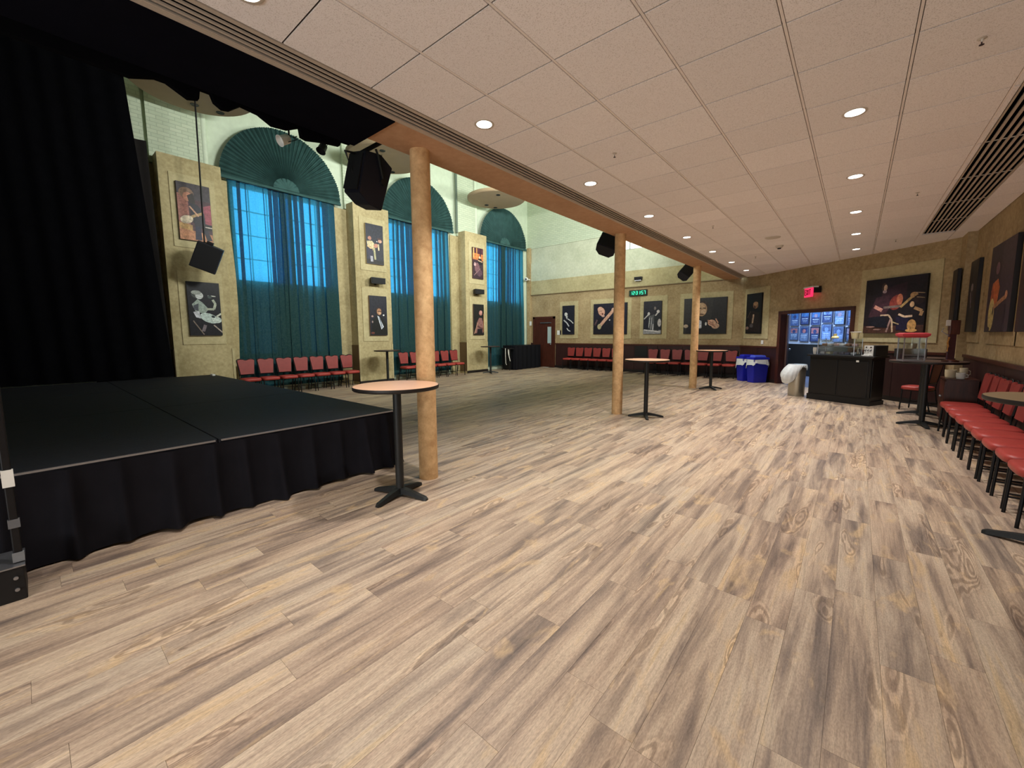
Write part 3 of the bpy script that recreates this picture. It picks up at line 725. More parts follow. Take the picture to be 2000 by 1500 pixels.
canvas('black and white canvas of a seated guitarist in profile at a microphone', (XP, 2.46, 1.53), UP, OP, 0.62, 1.22, (24, 24, 32), [
    Ell(.28, .77, .16, .075, (70, 76, 74)), Ell(.36, .745, .12, .065, WHT, -.2), Ell(.27, .80, .15, .04, (150, 156, 150)), Pol([(.12, .58), (.3, .68), (.44, .62), (.62, .50), (.5, .42), (.22, .44)], (150, 164, 156)),
    Pol([(.14, .44), (.32, .46), (.36, .32), (.22, .34)], (196, 198, 206)), Pol([(.16, .56), (.32, .6), (.3, .46), (.18, .48)], (70, 74, 84)),
    Ell(.62, .33, .30, .085, (186, 202, 198), -.42), Ell(.84, .30, .16, .06, (200, 212, 206), -.2), Ell(.74, .36, .06, .022, (40, 46, 50), -.3), Lin([(.84, .36), (1, .42)], .06, (200, 204, 190)),
    Lin([(.55, .5), (.78, .5), (.84, .6), (.76, .68)], .08, (170, 176, 160)), Lin([(.62, .75), (.86, .745)], .035, (206, 208, 200)), Ell(.68, .73, .07, .03, (60, 70, 70)),
    Lin([(.12, .28), (.42, .02)], .035, (130, 116, 106)), Lin([(.4, .08), (.48, .2)], .1, (120, 110, 116)), Lin([(.74, .2), (1, .06)], .04, (180, 166, 156))])
canvas('canvas of two musicians side by side with guitars, upper picture on the middle pier', (XP, 6.92, 3.70), UP, OP, 0.60, 1.20, (34, 36, 50), [
    Pol([(0, .02), (1, .02), (1, .1), (0, .12)], (28, 22, 24)), Ell(.22, .64, .10, .05, (176, 122, 104)), Pol([(.05, .56), (.35, .58), (.5, .5), (.38, .38), (.1, .42)], (206, 190, 150)), Lin([(.08, .45), (.4, .36)], .10, (206, 176, 130)),
    Pol([(.08, .38), (.36, .38), (.38, .12), (.1, .12)], (44, 42, 66)), Pol([(.22, .2), (.36, .2), (.38, .06), (.24, .06)], (170, 168, 180)), Ell(.55, .47, .13, .05, (190, 130, 110), .5), Lin([(.45, .42), (.5, .12)], .10, (176, 170, 130)),
    Ell(.8, .6, .11, .045, (196, 150, 130)), Ell(.78, .655, .14, .022, (70, 44, 40)), Pol([(.66, .54), (.95, .52), (.98, .12), (.64, .14)], (38, 38, 50)), Lin([(.7, .52), (.72, .36)], .08, (220, 200, 160)), Ell(.62, .58, .03, .015, (220, 214, 220))], edge=(176, 156, 112))
canvas('canvas of a man in black suit and white shirt, lower picture on middle pier', (XP, 6.95, 1.51), UP, OP, 0.61, 1.23, (34, 35, 46), [
    Ell(.52, .62, .17, .09, (60, 46, 40)), Ell(.54, .60, .13, .085, (168, 124, 94)), Ell(.58, .56, .08, .03, (206, 168, 136)), Lin([(.44, .61), (.68, .61)], .03, (50, 36, 30)),
    Pol([(.1, .36), (.42, .52), (.7, .46), (.95, .3), (.98, .02), (.08, .02)], (26, 27, 26)), Pol([(.42, .5), (.52, .48), (.78, .22), (.64, .15)], (200, 206, 216)), Lin([(.54, .46), (.68, .2)], .05, (110, 120, 132)),
    Ell(.79, .515, .045, .022, (226, 228, 226)), Lin([(.8, .5), (.97, .44)], .03, (50, 50, 54)), Ell(.14, .48, .06, .025, (170, 140, 130)), Ell(.14, .34, .04, .03, (150, 130, 124)), Ell(.14, .06, .1, .03, (104, 60, 52))], edge=(120, 96, 74))
canvas('colour canvas of a musician before orange stage lights, upper picture on the far pier', (XP, 11.43, 3.70), UP, OP, 0.58, 1.19, (84, 44, 56), [
    Pol([(0, .62), (1, .60), (1, .8), (0, .82)], (200, 120, 70)), Lin([(.1, .66), (.1, .98)], .08, (236, 190, 120)), Lin([(.4, .66), (.38, .98)], .07, (226, 160, 90)), Lin([(.72, .7), (.72, .98)], .12, (60, 30, 46)), Pol([(0, 0), (1, 0), (1, .6), (0, .58)], (58, 40, 50)),
    Ell(.66, .70, .08, .04, (226, 190, 160)), Pol([(.5, .66), (.84, .66), (.9, .46), (.52, .46)], (24, 20, 30)), Lin([(.5, .6), (.92, .56)], .07, (196, 160, 130)), Ell(.4, .36, .24, .16, (120, 84, 92)), Ell(.2, .46, .1, .06, (196, 160, 160)), Ell(.62, .2, .26, .12, (90, 64, 76)), Lin([(.1, .1), (.7, .34)], .05, (150, 116, 116))], edge=(90, 70, 60))
canvas('dark canvas of an old bald musician, lower picture on the far pier', (XP, 11.43, 1.50), UP, OP, 0.58, 1.21, (30, 30, 30), [
    Ell(.68, .72, .16, .08, (176, 120, 112)), Ell(.70, .75, .13, .05, (204, 150, 140)), Pol([(.1, .06), (.3, .4), (.52, .56), (.8, .56), (.96, .3), (.9, .06)], (136, 96, 92)), Lin([(.3, .3), (.9, .18)], .12, (90, 60, 60)),
    Pol([(.28, .04), (.86, .04), (.8, .2), (.36, .2)], (34, 30, 36)), Lin([(.92, .1), (.98, .7)], .06, (150, 100, 60)), Lin([(.05, .04), (.4, .4)], .08, (170, 130, 110))], edge=(90, 70, 60))
# back wall canvases: u +X, out -Y
UB, OB = (1, 0, 0), (0, -1, 0)
for (x0, x1) in ((-10.16, -9.54), (-8.60, -7.10), (-6.42, -5.68), (-4.90, -3.46)):
    MB().b2(x0-0.16, x1+0.16, YB-0.018, YB, 1.32, 2.95).build('picture_panel', m_tan2, wb)
YP = YB-0.02
canvas('narrow black and white canvas of a bald man, right of the dark door', (-10.16, YP, 1.50), UB, OB, 0.61, 1.26, (32, 34, 46), [
    Ell(.32, .70, .13, .065, (206, 206, 204)), Ell(.38, .62, .09, .06, (150, 150, 150)), Lin([(.36, .66), (.42, .5)], .08, WHT), Pol([(.06, .5), (.4, .54), (.9, .4), (.95, .06), (.06, .04)], (24, 25, 38)), Lin([(.48, .54), (.72, .47), (.94, .38)], .07, WHT), Lin([(.14, .5), (.4, .4), (.58, .28)], .09, (190, 192, 196)), Lin([(.4, .22), (.52, .14), (.7, .11)], .07, (200, 200, 200))])
canvas('wide canvas of a shouting man with a raised bare arm, behind the middle column', (-8.60, YP, 1.50), UB, OB, 1.50, 1.26, (30, 31, 46), [
    Ell(.24, .78, .12, .12, (60, 44, 40)), Ell(.25, .74, .10, .14, (206, 160, 140), .5), Ell(.21, .82, .08, .08, (216, 172, 150)), Ell(.28, .66, .025, .035, (110, 50, 46)), Lin([(.18, .76), (.27, .77)], .012, (60, 40, 40)), Ell(.30, .60, .05, .04, (196, 160, 150)),
    Pol([(.0, 0), (.04, .45), (.2, .55), (.45, .5), (.6, .2), (.6, 0)], (26, 26, 36)), Lin([(.2, .26), (.32, .42), (.58, .74)], .085, (200, 158, 136)), Ell(.19, .25, .06, .09, (170, 160, 126)), Ell(.60, .78, .05, .07, (210, 170, 150)), Ell(.5, .46, .02, .02, (220, 214, 210)), Lin([(.05, .3), (.12, .48)], .05, (88, 70, 76))])
canvas('black and white canvas of a standing band group, under the green digital clock', (-6.42, YP, 1.50), UB, OB, 0.70, 1.25, (34, 34, 44), [
    Pol([(0, 0), (1, 0), (1, .12), (0, .14)], (150, 150, 154)), Lin([(.05, .13), (.95, .06)], .05, (214, 212, 212)), Ell(.64, .78, .06, .05, (120, 110, 108)), Ell(.82, .68, .08, .05, (214, 208, 206)), Lin([(.82, .66), (.6, .5)], .07, (200, 196, 196)), Ell(.3, .62, .07, .05, (200, 196, 196)), Lin([(.3, .6), (.04, .46)], .06, (190, 190, 190)),
    Pol([(.3, .55), (.62, .6), (.6, .16), (.3, .16)], (84, 86, 90)), Pol([(.04, .44), (.3, .5), (.3, .16), (.04, .2)], (28, 30, 44)), Pol([(.6, .56), (.88, .54), (.86, .1), (.62, .12)], (36, 40, 44)), Lin([(.36, .5), (.32, .2)], .03, WHT), Lin([(.48, .5), (.44, .14)], .03, (180, 180, 184)), Ell(.9, .34, .1, .12, (186, 180, 180)), Lin([(.56, .3), (.54, .1)], .05, (200, 200, 204))])
canvas('wide canvas of a man with folded hands and dark bow tie, behind the far column', (-4.90, YP, 1.50), UB, OB, 1.42, 1.26, (44, 44, 44), [
    Pol([(.62, 0), (1, 0), (1, 1), (.7, 1)], (34, 34, 36)), Ell(.45, .74, .15, .18, (52, 40, 36)), Ell(.43, .68, .125, .19, (172, 140, 108)), Ell(.40, .78, .10, .08, (190, 160, 126)), Ell(.47, .62, .07, .06, (206, 176, 146)), Lin([(.36, .71), (.42, .72)], .02, (44, 32, 28)), Lin([(.46, .72), (.53, .71)], .02, (44, 32, 28)), Lin([(.39, .55), (.48, .55)], .025, (80, 52, 44)),
    Pol([(.05, 0), (.1, .26), (.32, .42), (.6, .36), (.8, .12), (.8, 0)], (26, 27, 32)), Pol([(.32, .42), (.44, .36), (.44, .16), (.3, .14)], (200, 204, 214)), Lin([(.35, .38), (.37, .16)], .025, (60, 62, 84)), Lin([(.2, .14), (.44, .20)], .03, (214, 216, 220)), Ell(.54, .28, .02, .05, (224, 220, 216)),
    Ell(.68, .30, .10, .09, (206, 166, 140), -.3), Ell(.76, .22, .09, .08, (190, 156, 132)), Lin([(.58, .38), (.74, .24)], .03, (180, 134, 112)), Lin([(.60, .30), (.76, .2)], .02, (150, 104, 88)), Lin([(.76, .42), (.82, .3)], .03, (196, 150, 126)), Ell(.06, .22, .06, .05, (176, 160, 140))])
# slanted wall canvases
def scanvas(label, u0, z0, w_, h_, bg_, shapes, **k): return canvas(label, tuple(sp(u0, -0.02, z0)), tuple(SU), tuple(-SN), w_, h_, bg_, shapes, **k)
sbx('picture_panel', m_tan2, ws, -3.86, -2.80, -0.018, 0, 1.34, 2.96); sbx('picture_panel', m_tan2, ws, 0.02, 1.66, -0.018, 0, 1.30, 2.98)
scanvas('narrow dark canvas of a man speaking with a long scarf, above the blue bins', -3.72, 1.50, 0.66, 1.28, (24, 24, 26), [
    Ell(.62, .70, .17, .08, (120, 88, 64)), Ell(.62, .74, .16, .05, (150, 116, 86)), Ell(.56, .66, .06, .04, (70, 48, 38)), Pol([(.1, .06), (.18, .42), (.4, .58), (.85, .52), (.98, .2), (.94, .04)], (40, 32, 32)), Lin([(.52, .48), (.46, .26)], .10, (176, 150, 128)), Lin([(.3, .56), (.12, .4)], .04, (90, 72, 60)), Ell(.12, .14, .1, .04, (130, 104, 96)), Ell(.4, .2, .12, .05, (84, 80, 84))])
scanvas('large colour canvas of two guitar players crouching on stage, above the snack counter', 0.19, 1.50, 1.26, 1.22, (30, 22, 28), [
    Pol([(0, 0), (1, 0), (1, .14), (0, .14)], (72, 46, 38)), Pol([(.3, .8), (.7, .9), (.7, .6), (.3, .6)], (48, 26, 36)), Ell(.33, .84, .045, .08, (70, 50, 44)), Ell(.35, .83, .03, .055, (196, 166, 140)), Ell(.34, .76, .035, .03, (150, 128, 130)),
    Pol([(.08, .3), (.2, .66), (.42, .7), (.46, .5), (.36, .3)], (62, 38, 46)), Lin([(.18, .5), (.32, .42)], .06, (196, 140, 124)), Ell(.54, .55, .10, .14, (130, 56, 48), -.4), Ell(.60, .60, .05, .1, (176, 104, 76)), Lin([(.34, .47), (.62, .48)], .04, (110, 96, 90)),
    Lin([(.62, .46), (.74, .58), (.82, .66)], .04, (170, 140, 90)), Ell(.82, .66, .06, .05, (176, 140, 96)), Ell(.90, .58, .09, .08, (44, 30, 30)), Lin([(.84, .70), (.98, .68)], .012, (160, 140, 110)), Lin([(.86, .62), (.98, .6)], .012, (150, 130, 100)), Ell(.80, .50, .035, .05, (196, 160, 120)),
    Lin([(.6, .34), (.70, .29), (.82, .3)], .035, (206, 176, 146)), Lin([(.84, .44), (.96, .38), (.94, .3)], .05, (176, 140, 100)), Lin([(.3, .33), (.44, .33), (.50, .24), (.52, .02)], .028, (190, 164, 136)), Lin([(.48, .26), (.42, .02)], .03, (150, 120, 112)), Pol([(.1, .3), (.36, .32), (.44, .1), (.1, .12)], (24, 24, 34)), Pol([(.56, .3), (.78, .26), (.76, .04), (.58, .06)], (34, 28, 52)),
    Ell(.82, .14, .07, .10, (196, 150, 92)), Ell(.82, .05, .09, .03, (214, 164, 100)), Ell(.14, .12, .08, .015, (150, 116, 106)), Ell(.26, .07, .07, .012, (160, 126, 116)), Lin([(.52, .2), (.62, .16)], .02, (170, 150, 110))])
# right wall canvases: u = -Y (left to right seen from the room), out -X
UR, OR = (0, -1, 0), (-1, 0, 0)
for (ya, yb) in ((11.00, 10.34), (9.50, 8.22), (7.95, 6.4)):
    MB().b2(XR-0.018, XR, yb-0.16, ya+0.16, 1.34, 2.98).build('picture_panel', m_tan, wr)
canvas('dark narrow canvas of a red-lit performer in the far right corner', (1.42, 11.72, 1.55), UR, OR, 0.48, 1.15, (30, 22, 28), [Ell(.5, .7, .16, .07, (96, 60, 56)), Pol([(.2, .1), (.3, .6), (.7, .6), (.8, .1)], (44, 26, 34)), Lin([(.3, .4), (.7, .3)], .06, (90, 70, 70)), Lin([(.3, .2), (.6, .55)], .04, (110, 84, 80))])
canvas('dark narrow canvas of a singer, second picture from the far right corner', (XR-0.02, 11.00, 1.52), UR, OR, 0.64, 1.24, (30, 28, 34), [Ell(.5, .82, .2, .1, (40, 38, 42)), Ell(.45, .62, .14, .06, (130, 120, 122)), Pol([(.1, .04), (.24, .56), (.8, .6), (.9, .04)], (28, 30, 36)), Lin([(.3, .56), (.5, .34)], .07, (140, 122, 130)), Lin([(.62, .6), (.4, .3)], .04, (90, 70, 90))])
canvas('large canvas of a guitarist in an orange shirt with pale guitar, right wall', (XR-0.02, 9.50, 1.52), UR, OR, 1.28, 1.26, (52, 40, 58), [
    Pol([(.5, 0), (1, 0), (1, 1), (.5, 1)], (64, 52, 68)), Ell(.34, .74, .13, .10, (44, 32, 44)), Ell(.36, .72, .08, .07, (120, 90, 104)), Pol([(.16, .34), (.2, .56), (.42, .6), (.52, .5), (.46, .3)], (196, 106, 62)), Lin([(.2, .5), (.3, .32)], .09, (170, 84, 54)), Ell(.26, .2, .13, .19, (206, 190, 126), .1), Ell(.33, .24, .03, .05, (60, 44, 40)), Lin([(.34, .28), (.62, .34), (.84, .38)], .05, (176, 130, 96)), Pol([(.4, 0), (.6, .3), (.85, .3), (.8, 0)], (46, 34, 52)), Ell(.82, .4, .05, .04, (206, 150, 120)), Lin([(.2, .04), (.26, .02)], .05, (70, 50, 50))])
canvas('dark brown canvas partly cut off at the right edge of the view', (XR-0.02, 7.90, 1.52), UR, OR, 1.30, 1.24, (62, 36, 34), [Ell(.4, .7, .12, .1, (120, 80, 66)), Pol([(.1, .0), (.2, .55), (.6, .6), (.8, .0)], (40, 28, 34)), Lin([(.2, .3), (.7, .4)], .06, (150, 104, 70))])
# lobby posters
rp = random.Random(5)
blues = ((70, 90, 140), (48, 62, 110), (110, 140, 200), (90, 110, 150), (60, 100, 160), (130, 120, 150), (150, 100, 110))
rows_n = ('top', 'second', 'third', 'bottom'); coln = ('first', 'second', 'third', 'fourth', 'fifth', 'sixth', 'seventh', 'eighth')
for ci in range(8):
    u0 = -5.18+ci*0.43
    hs = [0.0]
    z = 1.22+0.06*rp.random()
    for ri in range(3):
        hh = 0.42 + 0.1*rp.random(); c0 = rp.choice(blues); c1 = rp.choice(blues)
        fb = (26, 30, 50) if (ci+ri) % 3 == 0 else (70, 84, 120)
        canvas('framed concert poster in the blue-lit lobby, %s column from the left, %s row up' % (coln[ci], ('bottom', 'middle', 'top')[ri]), tuple(sp(u0, 2.60, z)), tuple(SU), tuple(-SN), 0.34, hh, c0,
               [Pol([(.08, .55), (.92, .55), (.92, .92), (.08, .92)], c1), Ell(.5, .68, .2, .14, rp.choice(blues)), Lin([(.15, .40), (.85, .40)], .05, (190, 205, 235)), Lin([(.2, .28), (.8, .28)], .035, (170, 190, 225)), Lin([(.25, .18), (.75, .18)], .03, (150, 170, 205))],
               edge=fb, thick=0.02, group='framed posters in the lobby', name='framed_poster', cat='poster', border=fb)
        z += hh+0.07

# ------------------------------------------------------------------ stage, drapes
st = thing('stage', 'low black portable stage deck with a gathered black skirt', 'stage', (-4.13, 2.73, 0))
SH = 0.65
yb_ = [0.0, -1.73, -3.46, -5.6]
for a, b_ in zip(yb_, yb_[1:]):
    for (xa, xb) in ((0, -2.44), (-2.44, -4.88), (-4.88, -7.05)):
        MB().b2(xa-0.004, xb+0.004, b_+0.004, a-0.004, SH-0.09, SH, bev=0.004).build('deck_panel', m_deck, st)
    MB().b2(-0.006, 0.008, b_+0.02, a-0.02, SH-0.018, SH-0.004).build('edge_trim', m_alu, st)
for x in (-0.3, -2.3, -4.6, -6.8):
    for y in (-0.2, -1.7, -3.4): MB().cyl((x, y, 0), (x, y, SH-0.09), 0.025, seg=10).build('leg', m_blackmetal, st)
rs = random.Random(3)
knots = []; y = 0.0
while y < 5.7: knots.append(y); y += 0.22+0.14*rs.random()
def skirt_front(a, b):
    L = 5.6; y = -a*L; s = a*L
    i = max(k for k, v in enumerate(knots) if v <= s+1e-6); t_ = (s-knots[i])/((knots[i+1] if i+1 < len(knots) else s+0.2)-knots[i]+1e-6)
    pleat = math.exp(-((t_-0.5)/0.17)**2)
    fl_ = 0.022+0.075*b**1.3*(0.6+0.5*math.sin(i*2.1))
    return (0.004+pleat*(fl_+0.018*min(1, b*5))+0.05*b*b+0.10*b*b*max(0, (s-2.4)/3), y+0.01*b*math.sin(i*1.7), (SH-0.03)*(1-b)+0.012*b+0.02*b*math.sin(s*2.3)**2)
m = MB(); m.grid(skirt_front, 560, 10); sk_ = m.build('skirt', m_skirt, st, smooth=60)
def skirt_end(a, b):
    return (0.06*b*b*(1-a)-a*7.05, 0.004+0.02*math.sin(a*190)**2+0.07*b*b, (SH-0.03)*(1-b)+0.01)
m = MB(); m.grid(skirt_end, 300, 5); m.build('skirt', m_skirt, st, smooth=60)
o = MB().b2(0, 0.16, 0, 0.05, 0, 0.03).build('stage_tape_roll', m_white, origin=None); o.location = (-11.0, 2.62, SH); tag(o, 'small bright white object lying on the far corner of the black stage', 'paper')

def drape(name, label, p0, p1, z0, z1, amp=0.035, per=0.30, n=260, lean=0.0, mat=m_velour, cat='curtain'):
    p0 = Vector((*p0, 0)); p1 = Vector((*p1, 0)); L = (p1-p0).length; d = (p1-p0)/L; nn = Vector((-d.y, d.x, 0))
    def fn(a, b):
        z = z1+(z0-z1)*b; s = a*L
        p = p0+d*(s + (lean*b if a > 0.5 else 0)*(2*a-1 if a > 0.5 else 0))+nn*(amp*(0.6+0.5*b)*math.sin(2*PI*s/per+0.5*math.sin(s*3)))
        return (p.x, p.y, z)
    m = MB(); m.grid(fn, n, 8); o = m.build(name, mat, smooth=180); tag(o, label, cat); return o
drape('backdrop_curtain', 'huge black velour backdrop curtain hanging behind the stage', (-11.25, -5.9), (-11.25, 1.69), 0.66, 6.62, lean=0.36)
drape('upper_masking_curtain', 'black masking curtain hanging above the backdrop curtain', (-11.30, -5.9), (-11.32, 1.25), 6.45, 8.6, n=200)
drape('side_curtain', 'narrow dark curtain hanging beside the edge of the black backdrop', (-11.75, 0.9), (-11.75, 2.02), 0.02, 5.6, n=60, mat=M('dark_brown_velour', S(26, 22, 22), 0.95, var=0.2), lean=0.1)
# pelmet of black fabric and swags along the inner edge of the black soffit
con = [(-5.9, 3.20), (-2.0, 3.22), (0.3, 3.25), (0.61, 3.25), (0.74, 3.30), (0.80, 3.30), (0.86, 3.27), (0.92, 3.24), (0.985, 3.26), (0.995, 3.335), (1.06, 3.335), (1.08, 3.28), (1.13, 3.25), (1.18, 3.26), (1.26, 3.325), (1.38, 3.31), (1.48, 3.26), (1.60, 3.27), (1.70, 3.32), (1.71, 3.25), (1.76, 3.24), (1.90, 3.27), (2.06, 3.29), (2.07, 3.335), (2.17, 3.34)]
m = MB(); m.prism(con+[(2.17, 3.42), (-5.9, 3.42)], 0.0, -0.05, lambda a, b, d: (-3.83+d, a, b))
tag(m.build('tied_up_pelmet', m_velour), 'ragged black fabric pelmet bunched along the edge over the stage', 'drapery')
# stage lights
def stage_light(label, loc, rot, s=1.0, can=None, grp='small stage lights hanging over the stage'):
    t = thing('stage_light', label, 'stage light', loc, 0, grp); t.rotation_euler = rot
    MB().lathe([(0.0, 0), (0.05*s, 0), (0.075*s, 0.03*s), (0.08*s, 0.15*s), (0.095*s, 0.19*s), (0.088*s, 0.19*s), (0.07*s, 0.12*s), (0.0, 0.11*s)], seg=22).build('lamp_can', can or m_black, t, smooth=40)
    y = MB(); y.tube([(-0.1*s, 0, 0.1*s), (-0.1*s, 0, -0.08*s), (0.1*s, 0, -0.08*s), (0.1*s, 0, 0.1*s)], 0.007*s, 6); y.cyl((0, 0, -0.08*s), (0, 0, -0.16*s), 0.008*s, seg=8); y.build('yoke', m_blackmetal, t)
    return t
stage_light('pale round stage light peeking from under the black pelmet', (-4.3, 1.80, 3.40), (2.2, 0.5, 0.4), 0.55, m_white)
stage_light('small square black stage light hanging left of the big loudspeaker', (-4.3, 2.14, 3.455), (2.6, 0.0, 0.3), 0.5)
pp = thing('lighting_pipe', 'black lighting pipe hidden above the pelmet that carries the small stage lights', 'pipe', (-4.3, 0, 3.66))
MB().cyl((0, -3.5, 0), (0, 2.3, 0), 0.024, seg=12).build('pipe', m_blackmetal, pp)
for y in (-3.0, 0.0, 2.2): MB().cyl((0, y, 0.02), (0, y, 5.26), 0.01, seg=6).build('hanger', m_blackmetal, pp)
for y, z in ((1.80, 3.43), (2.14, 3.49)): MB().cyl((0, y, z-3.66), (0, y, -0.02), 0.009, seg=6).build('clamp', m_blackmetal, pp)
# loudspeakers
def speaker_box(t, w_, h_, d_, name='cabinet'):
    # tapered cabinet: front at -y
    poly = [(-w_/2, -d_/2), (w_/2, -d_/2), (w_/2, d_*0.12), (w_*0.28, d_/2), (-w_*0.28, d_/2), (-w_/2, d_*0.12)]
    m = MB(); m.prism(poly, -h_/2, h_/2, lambda a, b, d: (a, b, d)); m.build(name, m_speaker, t)
    MB().b2(-w_/2+0.012, w_/2-0.012, -d_/2-0.012, -d_/2, -h_/2+0.012, h_/2-0.012, bev=0.006).build('grille', m_grille, t)
# big hanging loudspeaker, seen from the side
ls = thing('hanging_loudspeaker', 'big black wedge loudspeaker hanging on a bracket above the end of the stage', 'loudspeaker', (-3.95, 2.5, 3.1))
prof = [(2.39, 3.39), (2.57, 3.40), (2.70, 3.30), (2.55, 2.83), (2.42, 2.86), (2.30, 2.96)]
V0 = Vector((-0.30, 0.0, 0.065))
bm = bmesh.new()
A = [bm.verts.new((0, y-2.5, z-3.1)) for y, z in prof]; B = [bm.verts.new((V0.x, y-2.5+V0.y, z-3.1+V0.z)) for y, z in prof]
for k in range(6): bm.faces.new((A[k], A[(k+1) % 6], B[(k+1) % 6], B[k]))
bm.faces.new(A); bm.faces.new(B[::-1])
bmesh.ops.bevel(bm, geom=bm.edges[:], offset=0.006, segments=2, affect='EDGES')
q_ = MB(); q_.bm.free(); q_.bm = bm; q_.build('cabinet', m_speaker, ls)
g1 = MB(); gv = [Vector((-0.02, -0.115, 0.262)), Vector((-0.28, -0.115, 0.32)), Vector((-0.28, -0.203, -0.05)), Vector((-0.02, -0.203, -0.115))]
off = Vector((0, -0.012, 0.003)); g1.prism([(0, 0), (1, 0), (2, 0), (3, 0)], 0, 1, lambda a, b, d: gv[a]+off*(d+0.2)); g1.build('grille', m_grille, ls)
mb = MB(); mb.tube([(0.014, 0.0, 0.33), (0.014, 0.02, 0.28), (0.014, 0.075, 0.02)], 0.012, 6, 1.0); mb.cyl((0.0, 0.075, 0.02), (0.03, 0.075, 0.02), 0.035, seg=16); mb.build('bracket_arm', m_black, ls)
mb = MB(); mb.tube([(-0.16, -0.07, 0.30), (-0.16, -0.24, 0.285), (-0.16, -0.17, 0.08), (-0.16, -0.15, 0.05)], 0.014, 6); mb.build('yoke_bracket', m_black, ls)
MB().b2(-0.17, 0.37, -0.085, -0.055, 0.30, 0.33).build('beam_arm', m_black, ls)
MB().tube([(0.01, 0.07, 0.30), (0.012, 0.075, 0.2), (0.006, 0.06, 0.17)], 0.003, 6).build('cable', m_black, ls)
def small_speaker(label, loc, w_, h_, d_, rot, group=None, drop=0.0):
    t = thing('wall_loudspeaker', label, 'loudspeaker', loc, 0, group); t.rotation_euler = rot
    speaker_box(t, w_, h_, d_)
    MB().b2(-0.03, 0.03, d_/2-0.01, d_/2+0.08, -0.03, 0.03+drop).build('mount_bracket', m_blackmetal, t)
    return t
small_speaker('black box loudspeaker bracketed to the beam beside the middle column', (-3.80, 7.36, 3.21), 0.36, 0.30, 0.28, (math.radians(-28), math.radians(22), math.radians(25)), 'loudspeakers along the beam')
small_speaker('smaller looking black loudspeaker bracketed to the beam beside the far column', (-3.83, 12.15, 3.22), 0.32, 0.34, 0.28, (math.radians(-30), math.radians(38), math.radians(20)), 'loudspeakers along the beam')
for loc in ((-3.72, 7.42, 3.30), (-3.74, 12.2, 3.30)):
    pass
RXW = math.radians(90)   # faces +X
def pier_sp(label, y):
    t = thing('wall_loudspeaker', label, 'loudspeaker', (-11.56, y, 3.19), RXW, 'small wall loudspeakers between pier pictures')
    m = MB(); poly = [(-0.24, -0.10), (0.24, -0.10), (0.17, 0.10), (-0.17, 0.10)]
    m.prism(poly, -0.09, 0.09, lambda a, b, d: (a, b, d)); m.build('cabinet', m_speaker, t)
    MB().b2(-0.22, 0.22, -0.112, -0.10, -0.075, 0.075, bev=0.004).build('grille', m_grille, t)
    MB().b2(-0.03, 0.03, 0.08, 0.13, -0.12, -0.05).build('mount_bracket', m_blackmetal, t)
pier_sp('small black loudspeaker between the two pictures on the middle pier', 7.20)
pier_sp('small black loudspeaker between the two pictures on the far pier', 11.64)
t = thing('cable_hung_loudspeaker', 'black loudspeaker hanging from a long cable in front of the pier nearest the stage', 'loudspeaker', (-11.12, 2.77, 3.24), 0)
t.rotation_euler = (Matrix.Rotation(math.radians(21), 3, Vector((-0.95, 0.24, 0.12))) @ Matrix.Rotation(math.radians(72), 3, 'Z') @ Matrix.Rotation(math.radians(14), 3, 'X')).to_euler()
speaker_box(t, 0.47, 0.56, 0.36); MB().b2(-0.10, 0.02, 0.0, 0.12, 0.24, 0.34).build('hanging_bracket', m_blackmetal, t)
mb = MB(); mb.cyl((-11.12, 2.74, 3.50), (-11.12, 2.78, 6.5), 0.016, seg=8); tag(mb.build('speaker_cable', m_black), 'long thin black cable running down from the ceiling disc to the hanging loudspeaker', 'cable')
t = thing('wall_speaker_bar', 'small dark box on the back wall above the green digital clock', 'loudspeaker', (-6.66, YB-0.10, 3.63))
MB().b2(-0.15, 0.15, -0.05, 0.06, -0.035, 0.075, bev=0.008).build('cabinet', m_speaker, t); MB().b2(-0.13, 0.13, -0.03, 0.07, -0.075, -0.045).build('lower_bracket', m_alu, t); MB().b2(-0.14, 0.14, -0.056, -0.05, -0.02, 0.06).build('grille', m_grille, t)
# digital clock
ck = thing('digital_clock', 'green digital wall clock reading 12:31:57', 'clock', (-6.67, YB-0.045, 3.10))
MB().b2(-0.36, 0.36, -0.03, 0.04, -0.115, 0.115, bev=0.006).build('case', m_black, ck); MB().b2(-0.335, 0.335, -0.033, -0.029, -0.09, 0.09).build('display', m_clockface, ck)
SEG = {'0': 'abcdef', '1': 'bc', '2': 'abged', '3': 'abgcd', '5': 'afgcd', '7': 'abc'}
def digit(ch, x):
    mb = MB(); W2, H2, T = 0.030, 0.060, 0.013
    for s in SEG[ch]:
        if s in 'agd': z = {'a': H2, 'g': 0, 'd': -H2}[s]; mb.b2(x-W2, x+W2, -0.037, -0.033, z-T/2, z+T/2)
        else:
            xx = x+(W2 if s in 'bc' else -W2); z = H2/2 if s in 'bf' else -H2/2; mb.b2(xx-T/2, xx+T/2, -0.037, -0.033, z-H2/2, z+H2/2)
    mb.build('digit', m_green_led, ck)
for ch, x in zip('123157', (-0.265, -0.165, -0.045, 0.055, 0.175, 0.275)): digit(ch, x)
for x in (-0.105, 0.115):
    mb = MB()
    for z in (-0.025, 0.025): mb.b2(x-0.007, x+0.007, -0.037, -0.033, z-0.007, z+0.007)
    mb.build('colon', m_green_led, ck)
